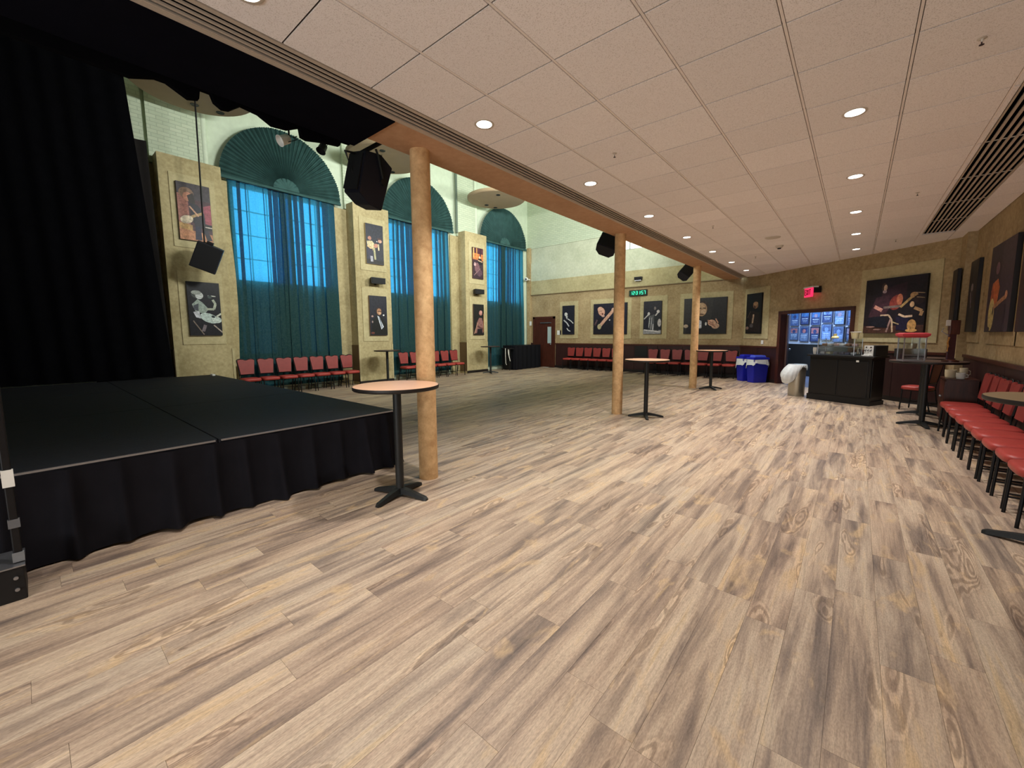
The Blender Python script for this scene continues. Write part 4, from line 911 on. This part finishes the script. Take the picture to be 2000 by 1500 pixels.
# exit sign
ex = thing('exit_sign', 'red lit EXIT sign over the lobby doorway', 'exit sign', tuple(sp(-1.28, -0.16, 2.60)), SRZ-math.radians(18))
MB().b2(-0.185, 0.185, -0.02, 0.02, -0.125, 0.125, bev=0.004).build('lit_panel', m_red_led, ex)
MB().b2(-0.22, 0.22, -0.03, 0.12, 0.115, 0.15).build('top_housing', m_white, ex); MB().b2(0.13, 0.2, 0.02, 0.2, -0.02, 0.15).build('mount_arm', m_black, ex)
def letter(strokes, x):
    mb = MB()
    for (a, b_, c, d) in strokes: mb.tube([(x+a, -0.023, b_), (x+c, -0.023, d)], 0.010, 4)
    mb.build('letter', m_led_txt, ex)
letter([(-.025, -.07, -.025, .07), (-.025, .07, .025, .07), (-.025, 0, .018, 0), (-.025, -.07, .025, -.07)], -0.115)
letter([(-.027, -.07, .027, .07), (-.027, .07, .027, -.07)], -0.038); letter([(0, -.07, 0, .07)], 0.028); letter([(0, -.07, 0, .07), (-.03, .07, .03, .07)], 0.098)
# camera in the far corner, switches
sc_ = thing('security_camera', 'round white security camera high in the far left corner', 'camera', (-11.95, 15.2, 4.05))
MB().sphere((0.03, -0.05, 0), 0.085, seg=20).build('dome', m_white, sc_, smooth=180); MB().cyl((0, 0.02, 0), (-0.02, 0.28, 0), 0.03, seg=10).build('wall_arm', m_white, sc_); MB().sphere((0.06, -0.11, -0.01), 0.04, seg=12).build('lens', m_black, sc_, smooth=180)
def plate(label, loc, rz, cat='switch', w_=0.09, h_=0.12):
    t = thing('light_switch', label, cat, loc, rz); MB().b2(-w_/2, w_/2, -0.008, 0.006, -h_/2, h_/2, bev=0.002).build('cover_plate', m_white, t); MB().b2(-0.015, 0.015, -0.016, -0.008, -0.03, 0.03).build('toggle', m_white, t)
plate('white switch plate between the dark door and the first back wall picture', (-10.36, YB-0.01, 1.58), 0, w_=0.22, h_=0.2)
plate('white box left of the dark door', (-11.90, YB-0.13, 2.02), 0, w_=0.12, h_=0.2)
plate('white light switch beside the lobby doorway', tuple(sp(-3.02, -0.01, 1.23)), SRZ)

# ------------------------------------------------------------------ bar tables
def table(label, x, y, r, h, top, rot, group, dark=False):
    t = thing('bar_table', label, 'table', (x, y, 0), 0, group)
    MB().lathe([(0, h-0.008), (r-0.004, h-0.008), (r-0.004, h), (0, h)], seg=64).build('tabletop', top, t)
    MB().lathe([(r-0.006, h-0.034), (r, h-0.030), (r+0.002, h-0.016), (r-0.001, h-0.001), (r-0.006, h-0.0005)], seg=64).build('edge_band', m_edge, t, smooth=60)
    MB().lathe([(0, h-0.034), (r-0.006, h-0.034), (r-0.006, h-0.008), (0, h-0.008)], seg=48).build('top_core', m_edge, t)
    MB().lathe([(0.0, 0.05), (0.038, 0.05), (0.038, h-0.05), (0.11, h-0.045), (0.11, h-0.034), (0, h-0.034)], seg=28).build('column', m_cast, t, smooth=35)
    for k in range(4):
        a = math.radians(rot)+k*PI/2; ca, sa = math.cos(a), math.sin(a)
        def F(u, v, wz, ca=ca, sa=sa): return (u*ca-v*sa, u*sa+v*ca, wz)
        mb = MB(); L = 0.29
        V = []
        for (u, hw, zt, zb) in ((0.0, 0.034, 0.085, 0.03), (0.06, 0.034, 0.080, 0.03), (0.16, 0.030, 0.062, 0.022), (0.25, 0.028, 0.042, 0.010), (L, 0.027, 0.034, 0.004), (L+0.022, 0.018, 0.022, 0.002)):
            V.append([mb.bm.verts.new(F(u, -hw, zb)), mb.bm.verts.new(F(u, hw, zb)), mb.bm.verts.new(F(u, hw*0.7, zt)), mb.bm.verts.new(F(u, -hw*0.7, zt))])
        for p, q in zip(V, V[1:]):
            for i in range(4): mb.bm.faces.new((p[i], p[(i+1) % 4], q[(i+1) % 4], q[i]))
        mb.bm.faces.new(V[0]); mb.bm.faces.new(V[-1][::-1])
        ft = mb.build('foot', m_cast, t)
        MB().cyl(F(0.275, 0, 0.0), F(0.275, 0, 0.012), 0.016, seg=10).build('glide', m_black, ft)
    return t
GT = 'round bar-height tables on black cross bases'
table('light-topped round bar table in front of the nearest big column', -3.26, 2.19, 0.385, 1.062, m_top, 15, GT)
table('light-topped round bar table beside the middle column', -2.90, 7.22, 0.39, 1.055, m_top, 28, GT)
table('light-topped round bar table beside the far column', -3.00, 11.95, 0.39, 1.06, m_top, 40, GT)
table('dark-topped bar table standing before the middle pier', -11.0, 7.10, 0.38, 1.06, m_topdark, 20, GT)
table('dark-topped bar table standing before the far pier', -11.05, 11.75, 0.38, 1.06, m_topdark, 50, GT)
table('taupe-topped bar table cut off by the right edge, beside the nearest red chair', 1.12, 4.46, 0.385, 1.067, m_topgrey, 70, GT)
table('large dark round bar table that carries the popcorn machine', 0.90, 9.30, 0.46, 1.062, m_topdark, 10, GT)
table('dark round bar table behind the one with the popcorn machine', 0.97, 10.45, 0.38, 1.062, m_topdark, 5, GT)
bt = thing('draped_table', 'long table under a black cloth in the far left corner by the dark door', 'table', (-11.48, 14.3, 0))
MB().b2(-0.33, 0.33, -0.90, 0.88, 1.0, 1.03, bev=0.005).build('tabletop', m_black, bt)
def cl_(a, b):
    P = [(-0.34, -0.91), (0.34, -0.91), (0.34, 0.89), (-0.34, 0.89), (-0.34, -0.91)]; s = a*4; i = min(3, int(s)); f = s-i
    x = P[i][0]*(1-f)+P[i+1][0]*f; y = P[i][1]*(1-f)+P[i+1][1]*f; w_ = (0.01+0.03*b)*math.sin(a*150)
    nx_, ny_ = [(0, -1), (1, 0), (0, 1), (-1, 0)][i]
    return (x+nx_*(w_+0.02), y+ny_*(w_+0.02), 1.02*(1-b)+0.02)
m = MB(); m.grid(cl_, 300, 6); m.build('cloth', m_cloth, bt, smooth=60)
mb = MB(); mb.tube([(-11.35, 13.1, 0.93), (-11.30, 13.05, 0.6), (-11.28, 13.05, 0.3), (-11.2, 13.0, 0.25)], 0.012, 6); mb.tube([(-11.25, 13.15, 0.93), (-11.18, 13.1, 0.7), (-11.1, 13.12, 0.4), (-11.16, 13.12, 0.62), (-11.2, 13.14, 0.9)], 0.012, 6)
cart = thing('cable_cart', 'low black stand hung with looped white cables beside the draped table', 'stand', (-11.35, 13.02, 0))
MB().b2(-0.25, 0.2, -0.02, 0.28, 0.90, 0.94).build('top_shelf', m_black, cart); MB().b2(-0.22, 0.16, 0.1, 0.13, 0.05, 0.9).build('back_panel', m_black, cart)
for x in (-0.23, 0.18): MB().cyl((x, 0.02, 0), (x, 0.02, 0.9), 0.014, seg=8).build('leg', m_blackmetal, cart)
o = mb.build('looped_cable', m_paper, origin=(-11.3, 13.1, 0.6)); o.location = (-11.3, 12.985, 0.6); tag(o, 'looped white cables hanging at the left end of the black-draped table', 'cable')

# ------------------------------------------------------------------ red chairs: built facing -Y (sitter looks to -Y)
def make_chair():
    t = thing('banquet_chair', 'x', 'chair')
    # seat cushion
    m = MB(); n = 10
    def seat(z_top, z_bot):
        W, D = 0.206, 0.21; top = []; rings = []
        outline = []
        for k in range(32):
            a = 2*PI*k/32; cx, sy = math.cos(a), math.sin(a)
            e = 0.42
            outline.append((W*math.copysign(abs(cx)**e, cx), D*math.copysign(abs(sy)**e, sy)-0.0))
        for sc, z in ((0.96, z_bot), (1.0, z_bot+0.018), (1.0, z_top-0.028), (0.97, z_top-0.010), (0.86, z_top), (0.5, z_top+0.008)):
            rings.append([m.bm.verts.new((x*sc, y*sc, z)) for x, y in outline])
        for a, b in zip(rings, rings[1:]):
            for k in range(32): m.bm.faces.new((a[k], a[(k+1) % 32], b[(k+1) % 32], b[k]))
        m.bm.faces.new(rings[0][::-1]); m.bm.faces.new(rings[-1])
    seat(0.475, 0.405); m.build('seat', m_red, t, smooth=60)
    # shield back with a dipped crown
    def prof(k, s=1.0):
        pts = [(-0.150, 0.0), (0.150, 0.0), (0.162, 0.10), (0.176, 0.22), (0.190, 0.345), (0.172, 0.368), (0.120, 0.380), (0.060, 0.372), (0.030, 0.358), (0.0, 0.352), (-0.030, 0.358), (-0.060, 0.372), (-0.120, 0.380), (-0.172, 0.368), (-0.190, 0.345), (-0.176, 0.22), (-0.162, 0.10)]
        return [(a*s, 0.19+(b-0.19)*s) for a, b in pts]
    tilt = 0.16; yb0 = 0.205; z0 = 0.555
    fr_ = lambda a, b, d: (a, yb0+b*tilt+d, z0+b)
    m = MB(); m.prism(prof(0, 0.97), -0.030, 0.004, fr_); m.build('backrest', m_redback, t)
    mb = MB(); P = [fr_(a, b, 0.0) for a, b in prof(0, 1.03)]; mb.tube(P+[P[0], P[1]], 0.012, 8); mb.build('back_frame', m_blackmetal, t, smooth=60)
    for s in (-1, 1):
        MB().tube([(s*0.185, -0.185, 0.0), (s*0.185, -0.175, 0.20), (s*0.180, -0.165, 0.41)], 0.0125, 8).build('leg', m_blackmetal, t, smooth=60)
        MB().tube([(s*0.185, 0.27, 0.0), (s*0.180, 0.215, 0.22), (s*0.175, 0.19, 0.41), (s*0.168, 0.205, 0.56), (s*0.172, 0.23, 0.70)], 0.0125, 8).build('leg', m_blackmetal, t, smooth=60)
    mb = MB(); mb.tube([(-0.18, -0.165, 0.395), (0.18, -0.165, 0.395)], 0.011, 6); mb.tube([(-0.175, 0.19, 0.395), (0.175, 0.19, 0.395)], 0.011, 6)
    for s in (-1, 1): mb.tube([(s*0.18, -0.165, 0.395), (s*0.175, 0.19, 0.395)], 0.011, 6)
    mb.build('seat_frame', m_blackmetal, t)
    MB().tube([(-0.183, 0.235, 0.14), (0.183, 0.235, 0.14)], 0.008, 6).build('stretcher', m_blackmetal, t)
    for s in (-1, 1): MB().tube([(s*0.184, -0.178, 0.14), (s*0.183, 0.235, 0.14)], 0.008, 6).build('stretcher', m_blackmetal, t)
    return t
ch0 = make_chair(); used = [False]
def chair(x, y, rz, label, group):
    o = ch0 if not used[0] else copy_tree(ch0)
    used[0] = True
    o.location = (x, y, 0); o.rotation_euler = (0, 0, rz); o['label'] = label; o['group'] = group
NTH = ['first', 'second', 'third', 'fourth', 'fifth', 'sixth', 'seventh', 'eighth', 'ninth']
rj = random.Random(11)
for k in range(9):
    chair(1.235+rj.uniform(-.01, .01), 5.02+0.466*k, -PI/2+rj.uniform(-.03, .03), 'red chair along the right wall, %s' % ('nearest the camera' if k == 0 else 'farthest of the row' if k == 8 else NTH[k]+' from the camera'), 'red chairs along the right wall')
for k in range(7):
    chair(-11.54+rj.uniform(-.01, .01), 3.56+0.44*k, PI/2+rj.uniform(-.03, .03), 'red chair under the first teal curtain behind the stage, %s from the left' % NTH[k], 'red chairs under the first curtain')
for k in range(6):
    chair(-11.54+rj.uniform(-.01, .01), 8.22+0.45*k, PI/2+rj.uniform(-.03, .03), 'red chair under the second teal curtain, %s from the left' % NTH[k], 'red chairs under the second curtain')
for k in range(6):
    chair(-9.66+0.425*k, 15.24+rj.uniform(-.01, .01), rj.uniform(-.03, .03), 'red chair on the back wall right of the dark door, %s from the left' % NTH[k], 'red chairs on the back wall left of the middle column')
for k in range(7):
    chair(-5.98+0.452*k, 15.24+rj.uniform(-.01, .01), rj.uniform(-.03, .03), 'red chair on the back wall left of the blue bins, %s from the left' % NTH[k], 'red chairs on the back wall behind the far column')
o = copy_tree(ch0); o.location = (0.98, 11.12, 0); o.rotation_euler = (0, 0, -PI/2-0.45); o['label'] = 'single red chair standing apart beside the black snack counter'; o['group'] = 'single chairs'

# ------------------------------------------------------------------ bins
def bin_(label, x, y, rz, lidmat):
    t = thing('recycling_bin', label, 'bin', (x, y, 0), rz, 'blue recycling bins')
    def tap(w0, d0, w1, d1, z0, z1, mat, nm, par=None):
        m = MB(); V = []
        for (w_, d_, z) in ((w0, d0, z0), (w1, d1, z1)):
            V.append([m.bm.verts.new(p) for p in ((-w_, -d_, z), (w_, -d_, z), (w_, d_, z), (-w_, d_, z))])
        for i in range(4): m.bm.faces.new((V[0][i], V[0][(i+1) % 4], V[1][(i+1) % 4], V[1][i]))
        m.bm.faces.new(V[0][::-1]); m.bm.faces.new(V[1])
        bmesh.ops.bevel(m.bm, geom=m.bm.edges[:], offset=0.012, segments=2, affect='EDGES'); return m.build(nm, mat, par or t)
    tap(0.135, 0.22, 0.17, 0.26, 0.0, 0.70, m_blue, 'body'); tap(0.18, 0.27, 0.175, 0.265, 0.705, 0.77, m_blue, 'rim_lid'); tap(0.12, 0.2, 0.10, 0.18, 0.772, 0.84, lidmat, 'flap')
    def ln(a, b):
        th = 2*PI*a; c, s = math.cos(th), math.sin(th); e = 0.35
        x_ = math.copysign(abs(c)**e, c); y_ = math.copysign(abs(s)**e, s)
        dz = 0.22+0.09*math.sin(th*1.0+1.0+x)+0.03*math.sin(5*th)
        return (x_*(0.178+0.018*b+0.008*math.sin(17*th)*b), y_*(0.268+0.018*b+0.008*math.sin(19*th)*b), 0.71-dz*b)
    m = MB(); m.grid(ln, 90, 6); m.build('bag_overhang', m_liner, t, smooth=180)
bin_('blue recycling bin with white liner against the back wall, nearer the red chairs', -2.66, 14.78, SRZ, m_blue)
bin_('blue recycling bin with raised pale blue flap beside the lobby doorway', -2.31, 14.48, SRZ, m_bluelid)
o = MB().b2(-0.06, 0.06, -0.005, 0.005, 0, 0.06).build('paper_sign', m_paper); o.location = (-2.74, 14.68, 0.775); o.rotation_euler = (0, 0, SRZ); tag(o, 'small white paper card standing on the left blue bin', 'card')
tc_ = thing('steel_trash_can', 'round brushed steel trash can with white liner left of the black counter', 'bin', (-1.06, 11.98, 0))
MB().lathe([(0, 0.0), (0.165, 0.0), (0.17, 0.02), (0.178, 0.74), (0.170, 0.74), (0.162, 0.70), (0, 0.70)], seg=40).build('can_body', m_steel, tc_, smooth=35)
MB().lathe([(0.166, 0.735), (0.186, 0.738), (0.188, 0.76), (0.166, 0.765)], seg=40).build('rim', m_steel, tc_, smooth=50)
def bag(a, b):
    th = 2*PI*a; dirv = math.cos(th-3.84)   # hangs lowest on the left
    L = 0.10+0.36*max(0, dirv)**1.5+0.04*math.sin(3*th+1)
    r = 0.186+(0.11*max(0, dirv)**2+0.012)*math.sin(PI*min(1, b*0.9))+0.012*math.sin(21*th+5*b)*b+0.10*b*max(0, dirv)**3
    return (r*math.cos(th), r*math.sin(th), 0.765-L*b)
m = MB(); m.grid(bag, 110, 10); m.build('liner', m_liner, tc_, smooth=180)

# ------------------------------------------------------------------ snack counter and what stands on it
ca_ = math.atan2(11.06-11.58, 0.28+0.82)
ct = thing('snack_counter', 'black panelled snack counter on a plinth in front of the lobby doorway', 'counter', (-0.82, 11.58, 0), ca_)
CL, CD, CHh = 1.217, 0.56, 1.03
MB().b2(0, CL, 0, CD, 0.0, 0.09).build('plinth', m_black, ct)
MB().b2(0.02, CL-0.02, 0.02, CD-0.02, 0.09, 0.99).build('body', m_counter, ct)
for k in range(2):
    x0 = 0.05+k*0.565; MB().b2(x0, x0+0.53, 0.006, 0.02, 0.16, 0.93, bev=0.004).build('front_panel', m_counter, ct)
MB().b2(CL-0.02, CL-0.006, 0.05, CD-0.05, 0.16, 0.93, bev=0.004).build('end_panel', m_counter, ct)
MB().b2(0.0, CL, 0.0, 0.02, 0.09, 0.13).build('base_moulding', m_counter, ct)
MB().b2(-0.03, CL+0.03, -0.03, CD+0.03, 0.99, CHh, bev=0.006).build('countertop', m_black, ct)
MB().b2(0.93, 0.98, -0.001, 0.004, 0.90, 0.94).build('white_label', m_paper, ct)
CM = Matrix.Translation((-0.82, 11.58, CHh)) @ Matrix.Rotation(ca_, 4, 'Z')
def onc(x, y, z=0): return tuple(CM @ Vector((x, y, z)))
pc = thing('pastry_case', 'clear acrylic pastry case with snacks on the left of the black counter', 'display case', onc(0.46, 0.28), ca_); pc.scale = (1, 1, 1.3)
for (x0, x1, y0, y1, z0, z1, nm) in ((-0.36, 0.36, -0.16, -0.155, 0, 0.26, 'front_pane'), (-0.36, 0.36, 0.155, 0.16, 0, 0.26, 'rear_pane'), (-0.36, -0.355, -0.155, 0.155, 0, 0.26, 'side_pane'), (0.355, 0.36, -0.155, 0.155, 0, 0.26, 'side_pane'), (-0.365, 0.365, -0.165, 0.165, 0.26, 0.275, 'lid')):
    MB().b2(x0, x1, y0, y1, z0, z1).build(nm, m_acrylic, pc)
MB().b2(-0.35, 0.35, -0.15, 0.15, 0.13, 0.14).build('shelf', m_alu, pc)
for x in (-0.355, 0.355):
    for y in (-0.155, 0.155): MB().cyl((x, y, 0), (x, y, 0.275), 0.008, seg=8).build('corner_post', m_alu, pc)
ri = random.Random(2)
scol = [M('snack_wrap_%s' % n_, S(*c_), 0.35, var=0.15, scale=30) for n_, c_ in (('silver', (225, 226, 232)), ('brown', (140, 100, 84)), ('cream', (242, 232, 206)), ('violet', (150, 144, 180)), ('pink', (226, 190, 190)))]
snames = ('silver', 'brown', 'cream', 'violet', 'pink')
for k in range(12):
    lvl = k % 2; x = -0.30+(k//2)*0.12; i_ = ri.randrange(5)
    m = MB(); m.box((0, 0, 0.035), (0.09, 0.12, 0.06), bev=0.018); o = m.build('snack_pack', scol[i_]); o.location = onc(0.46+x, 0.28+ri.uniform(-.03, .03), 0.001+lvl*0.183); o.rotation_euler = (0, 0, ca_+ri.uniform(-.12, .12))
    tag(o, '%s snack pack in the acrylic case, %s shelf, %s from the left' % (snames[i_], ('lower', 'upper')[lvl], NTH[k//2]), 'snack', 'packed snacks in the acrylic case')
def cups(label, loc, nst, r=0.04, mat=m_white, gap=0.014, h=0.10):
    t = thing('cup_stack', label, 'cups', loc, 0, 'stacks of paper cups')
    for k in range(nst):
        z = k*gap; MB().lathe([(r*0.72, z), (r, z+h), (r+0.004, z+h), (r*0.72+0.001, z+0.004)], seg=20).build('cup', mat, t, smooth=60)
cups('stack of white paper cups at the left end of the black counter', onc(0.05, 0.12), 5, 0.036)
cups('stack of clear cups between the pastry case and the coffee machine', onc(0.90, 0.12), 6, 0.034, m_acrylic)
o = MB(); o.lathe([(0, 0), (0.06, 0), (0.075, 0.02), (0.05, 0.05), (0.028, 0.06), (0.034, 0.085), (0.03, 0.105), (0, 0.11)], seg=24); oo = o.build('cream_figurine', M('cream_ceramic', S(232, 222, 160), 0.4, var=0.05), smooth=60); oo.location = onc(0.36, 0.28, 0.359); tag(oo, 'small cream coloured rounded ornament on top of the pastry case', 'ornament')
o = MB(); o.lathe([(0, 0), (0.055, 0), (0.075, 0.12), (0.078, 0.13), (0.072, 0.13), (0.052, 0.01), (0, 0.01)], seg=24); oo = o.build('paper_tub', M('cream_paper', S(236, 226, 180), 0.6, var=0.05), smooth=60); oo.location = onc(0.74, 0.28, 0.359); tag(oo, 'cream paper tub on the right end of the pastry case', 'tub')
o = MB().box((0, 0, 0.01), (0.16, 0.12, 0.018), rz=0.3, bev=0.004).build('white_tray', m_white); o.location = onc(0.75, 0.28, 0.49); tag(o, 'white tray balanced on the cream paper tub', 'tray')
o = MB().lathe([(0, 0), (0.11, 0), (0.13, 0.02), (0.135, 0.045), (0.12, 0.045), (0.10, 0.02), (0, 0.02)], seg=28).build('black_bowl', m_black, smooth=50); o.scale = (0.5, 0.5, 1); o.location = onc(0.915, 0.42, 0); tag(o, 'shallow black bowl beside the coffee machine', 'bowl')
cmh = thing('coffee_machine', 'silver fronted coffee machine at the right end of the black counter', 'coffee machine', onc(1.10, 0.30), ca_-0.35)
MB().b2(-0.10, 0.14, -0.12, 0.16, 0, 0.22, bev=0.006).build('housing', m_black, cmh)
MB().b2(-0.105, 0.10, -0.135, -0.12, 0.0, 0.215, bev=0.006).build('front_plate', m_white, cmh)
MB().b2(-0.09, 0.08, -0.20, -0.12, 0.0, 0.02).build('drip_tray', m_white, cmh)
for x in (-0.06, 0.0, 0.06): MB().cyl((x, -0.135, 0.13), (x, -0.165, 0.11), 0.010, seg=10).build('spout', m_black, cmh)
for x in (-0.05, 0.05): MB().cyl((x, -0.134, 0.18), (x, -0.142, 0.18), 0.014, seg=12).build('dial', m_blackmetal, cmh)
# things on the right-hand tables
pm = thing('popcorn_machine', 'small glass popcorn machine with a red canopy on the large dark table', 'popcorn machine', (0.68, 9.05, 1.062), 0.25)
MB().b2(-0.135, 0.135, -0.12, 0.12, 0, 0.018, bev=0.003).build('base_tray', m_alu, pm)
MB().b2(-0.13, 0.13, -0.115, 0.115, 0.018, 0.10).build('lower_box', m_acrylic, pm)
for x in (-0.13, 0.13):
    for y in (-0.115, 0.115): MB().b2(x-0.007, x+0.007, y-0.007, y+0.007, 0.018, 0.375).build('corner_post', m_alu, pm)
for (x0, x1, y0, y1) in ((-0.13, 0.13, -0.117, -0.113), (-0.13, 0.13, 0.113, 0.117), (-0.132, -0.128, -0.115, 0.115), (0.128, 0.132, -0.115, 0.115)): MB().b2(x0, x1, y0, y1, 0.10, 0.375).build('glass_pane', m_acrylic, pm)
MB().b2(-0.132, 0.132, -0.119, -0.112, 0.098, 0.104).build('front_rail', m_alu, pm)
m = MB(); V = []
for (w_, d_, z) in ((0.13, 0.115, 0.375), (0.165, 0.145, 0.405), (0.168, 0.148, 0.435), (0.13, 0.115, 0.452)): V.append([m.bm.verts.new(p) for p in ((-w_, -d_, z), (w_, -d_, z), (w_, d_, z), (-w_, d_, z))])
for p, q in zip(V, V[1:]):
    for i in range(4): m.bm.faces.new((p[i], p[(i+1) % 4], q[(i+1) % 4], q[i]))
m.bm.faces.new(V[0][::-1]); m.bm.faces.new(V[-1]); m.build('canopy', M('popcorn_red', S(188, 66, 72), 0.4, var=0.05), pm)
MB().lathe([(0, 0.20), (0.055, 0.20), (0.065, 0.25), (0.065, 0.28), (0.0, 0.285)], seg=24).build('kettle', m_steel, pm, smooth=40); MB().cyl((0, 0, 0.28), (0, 0, 0.378), 0.008, seg=8).build('kettle_hanger', m_steel, pm)
bx = thing('equipment_box', 'low black equipment box between the snack counter and the popcorn machine', 'box', (0.80, 10.40, 1.062), 0.3)
MB().b2(-0.22, 0.16, -0.12, 0.12, 0, 0.16, bev=0.008).build('case', m_black, bx); MB().b2(-0.20, 0.14, -0.124, -0.12, 0.02, 0.14).build('front_panel', m_grille, bx)
ds = thing('card_display_stand', 'dark reddish display stand with a white card and amber strip behind the popcorn machine', 'display stand', (1.14, 9.22, 1.062), 0.2)
MB().lathe([(0, 0), (0.10, 0), (0.10, 0.02), (0.03, 0.04), (0, 0.04)], seg=24).build('base', m_darkwood, ds, smooth=40)
MB().b2(-0.05, 0.04, -0.02, 0.02, 0.03, 0.44, bev=0.006).build('post', M('dark_red_paint', S(58, 20, 24), 0.4, var=0.1), ds)
MB().tube([(-0.055, -0.03, 0.16), (-0.05, -0.03, 0.24), (-0.06, -0.03, 0.30), (-0.045, -0.03, 0.38)], 0.013, 6).build('amber_strip', M('amber_beads', S(170, 120, 60), 0.4, var=0.4, scale=60), ds)
MB().b2(-0.05, 0.07, -0.03, 0.03, 0.42, 0.64, bev=0.01).build('head', m_darkwood, ds)
MB().box((-0.075, -0.04, 0.60), (0.06, 0.004, 0.09), rz=0.3).build('white_card', m_paper, ds)
MB().tube([(-0.04, 0, 0.40), (-0.13, 0, 0.47), (-0.11, 0, 0.52)], 0.008, 6).build('hook_arm', m_alu, ds)
cb = thing('small_cabinet', 'small dark wooden cabinet against the right wall behind the red chairs', 'cabinet', (1.36, 9.85, 0))
MB().b2(-0.19, 0.17, -0.26, 0.26, 0.05, 0.74).build('carcass', m_darkwood, cb); MB().b2(-0.205, 0.18, -0.27, 0.27, 0.74, 0.765, bev=0.004).build('cabinet_top', m_darkwood, cb)
cdr = MB().b2(-0.205, -0.19, -0.25, -0.005, 0.08, 0.72).build('door', m_darkwood, cb); MB().sphere((-0.215, -0.04, 0.45), 0.014, seg=10).build('knob', m_alu, cdr)
cdr = MB().b2(-0.205, -0.19, 0.005, 0.25, 0.08, 0.72).build('door', m_darkwood, cb); MB().sphere((-0.215, 0.04, 0.45), 0.014, seg=10).build('knob', m_alu, cdr)
MB().b2(-0.18, 0.16, -0.25, 0.25, 0, 0.05).build('toe_kick', m_black, cb)
def mug(label, loc, r, h, mat):
    t = thing('white_mug', label, 'mug', loc, 0, 'mugs on the small cabinet'); MB().lathe([(0, 0), (r*0.85, 0), (r, h*0.5), (r, h), (r*0.93, h), (r*0.9, 0.01), (0, 0.01)], seg=24).build('mug_body', mat, t, smooth=45)
    MB().tube([(r*0.95, 0, h*0.25), (r*1.5, 0, h*0.35), (r*1.5, 0, h*0.7), (r*0.95, 0, h*0.8)], 0.006, 6).build('handle', mat, t)
m_cream = M('cream_china', S(206, 192, 160), 0.35, var=0.04)
mug('large white mug in front on the small dark cabinet', (1.33, 9.66, 0.766), 0.055, 0.095, m_white)
mug('cream bowl-like mug behind the white mug on the small cabinet', (1.24, 9.86, 0.766), 0.07, 0.13, m_cream)
mug('cream mug farthest back on the small cabinet', (1.40, 9.95, 0.766), 0.05, 0.16, m_cream)

# ------------------------------------------------------------------ stair rail post at the left edge
sr = thing('stage_step_post', 'black steel rail post with bolted foot at the left edge beside the stage', 'railing', (-3.74, -0.20, 0))
MB().b2(-0.20, 0.09, -0.22, 0.10, 0.0, 0.20, bev=0.006).build('foot_box', m_black, sr)
MB().b2(-0.20, 0.095, -0.225, 0.105, 0.20, 0.208).build('foot_edge', m_alu, sr)
MB().b2(0.0, 0.040, 0.064, 0.100, 0.208, 1.28, bev=0.006).build('post', m_blackmetal, sr)
MB().tube([(0.02, 0.085, 1.27), (0.02, -0.2, 1.30), (0.02, -0.9, 1.30)], 0.02, 10).build('top_rail', m_blackmetal, sr)
for z in (0.07, 0.14): MB().cyl((0.09, 0.065, z), (0.10, 0.065, z), 0.010, seg=10).build('bolt', m_alu, sr)
for (z0, z1, mt) in ((0.665, 0.765, m_paper), (0.42, 0.47, M('grey_tape', S(96, 96, 98), 0.6, var=0.1)), (0.215, 0.27, M('grey_tape_low', S(120, 122, 124), 0.6, var=0.1))):
    MB().b2(0.018, 0.046, 0.060, 0.106, z0, z1).build('tape_wrap', mt, sr)
# sheet of paper by the dark door
o = MB().b2(-0.11, 0.11, -0.08, 0.08, 0, 0.004).build('paper_scrap', m_paper); o.location = (-10.9, 15.3, 0.003); tag(o, 'small white scrap of paper on the floor at the dark door', 'paper')
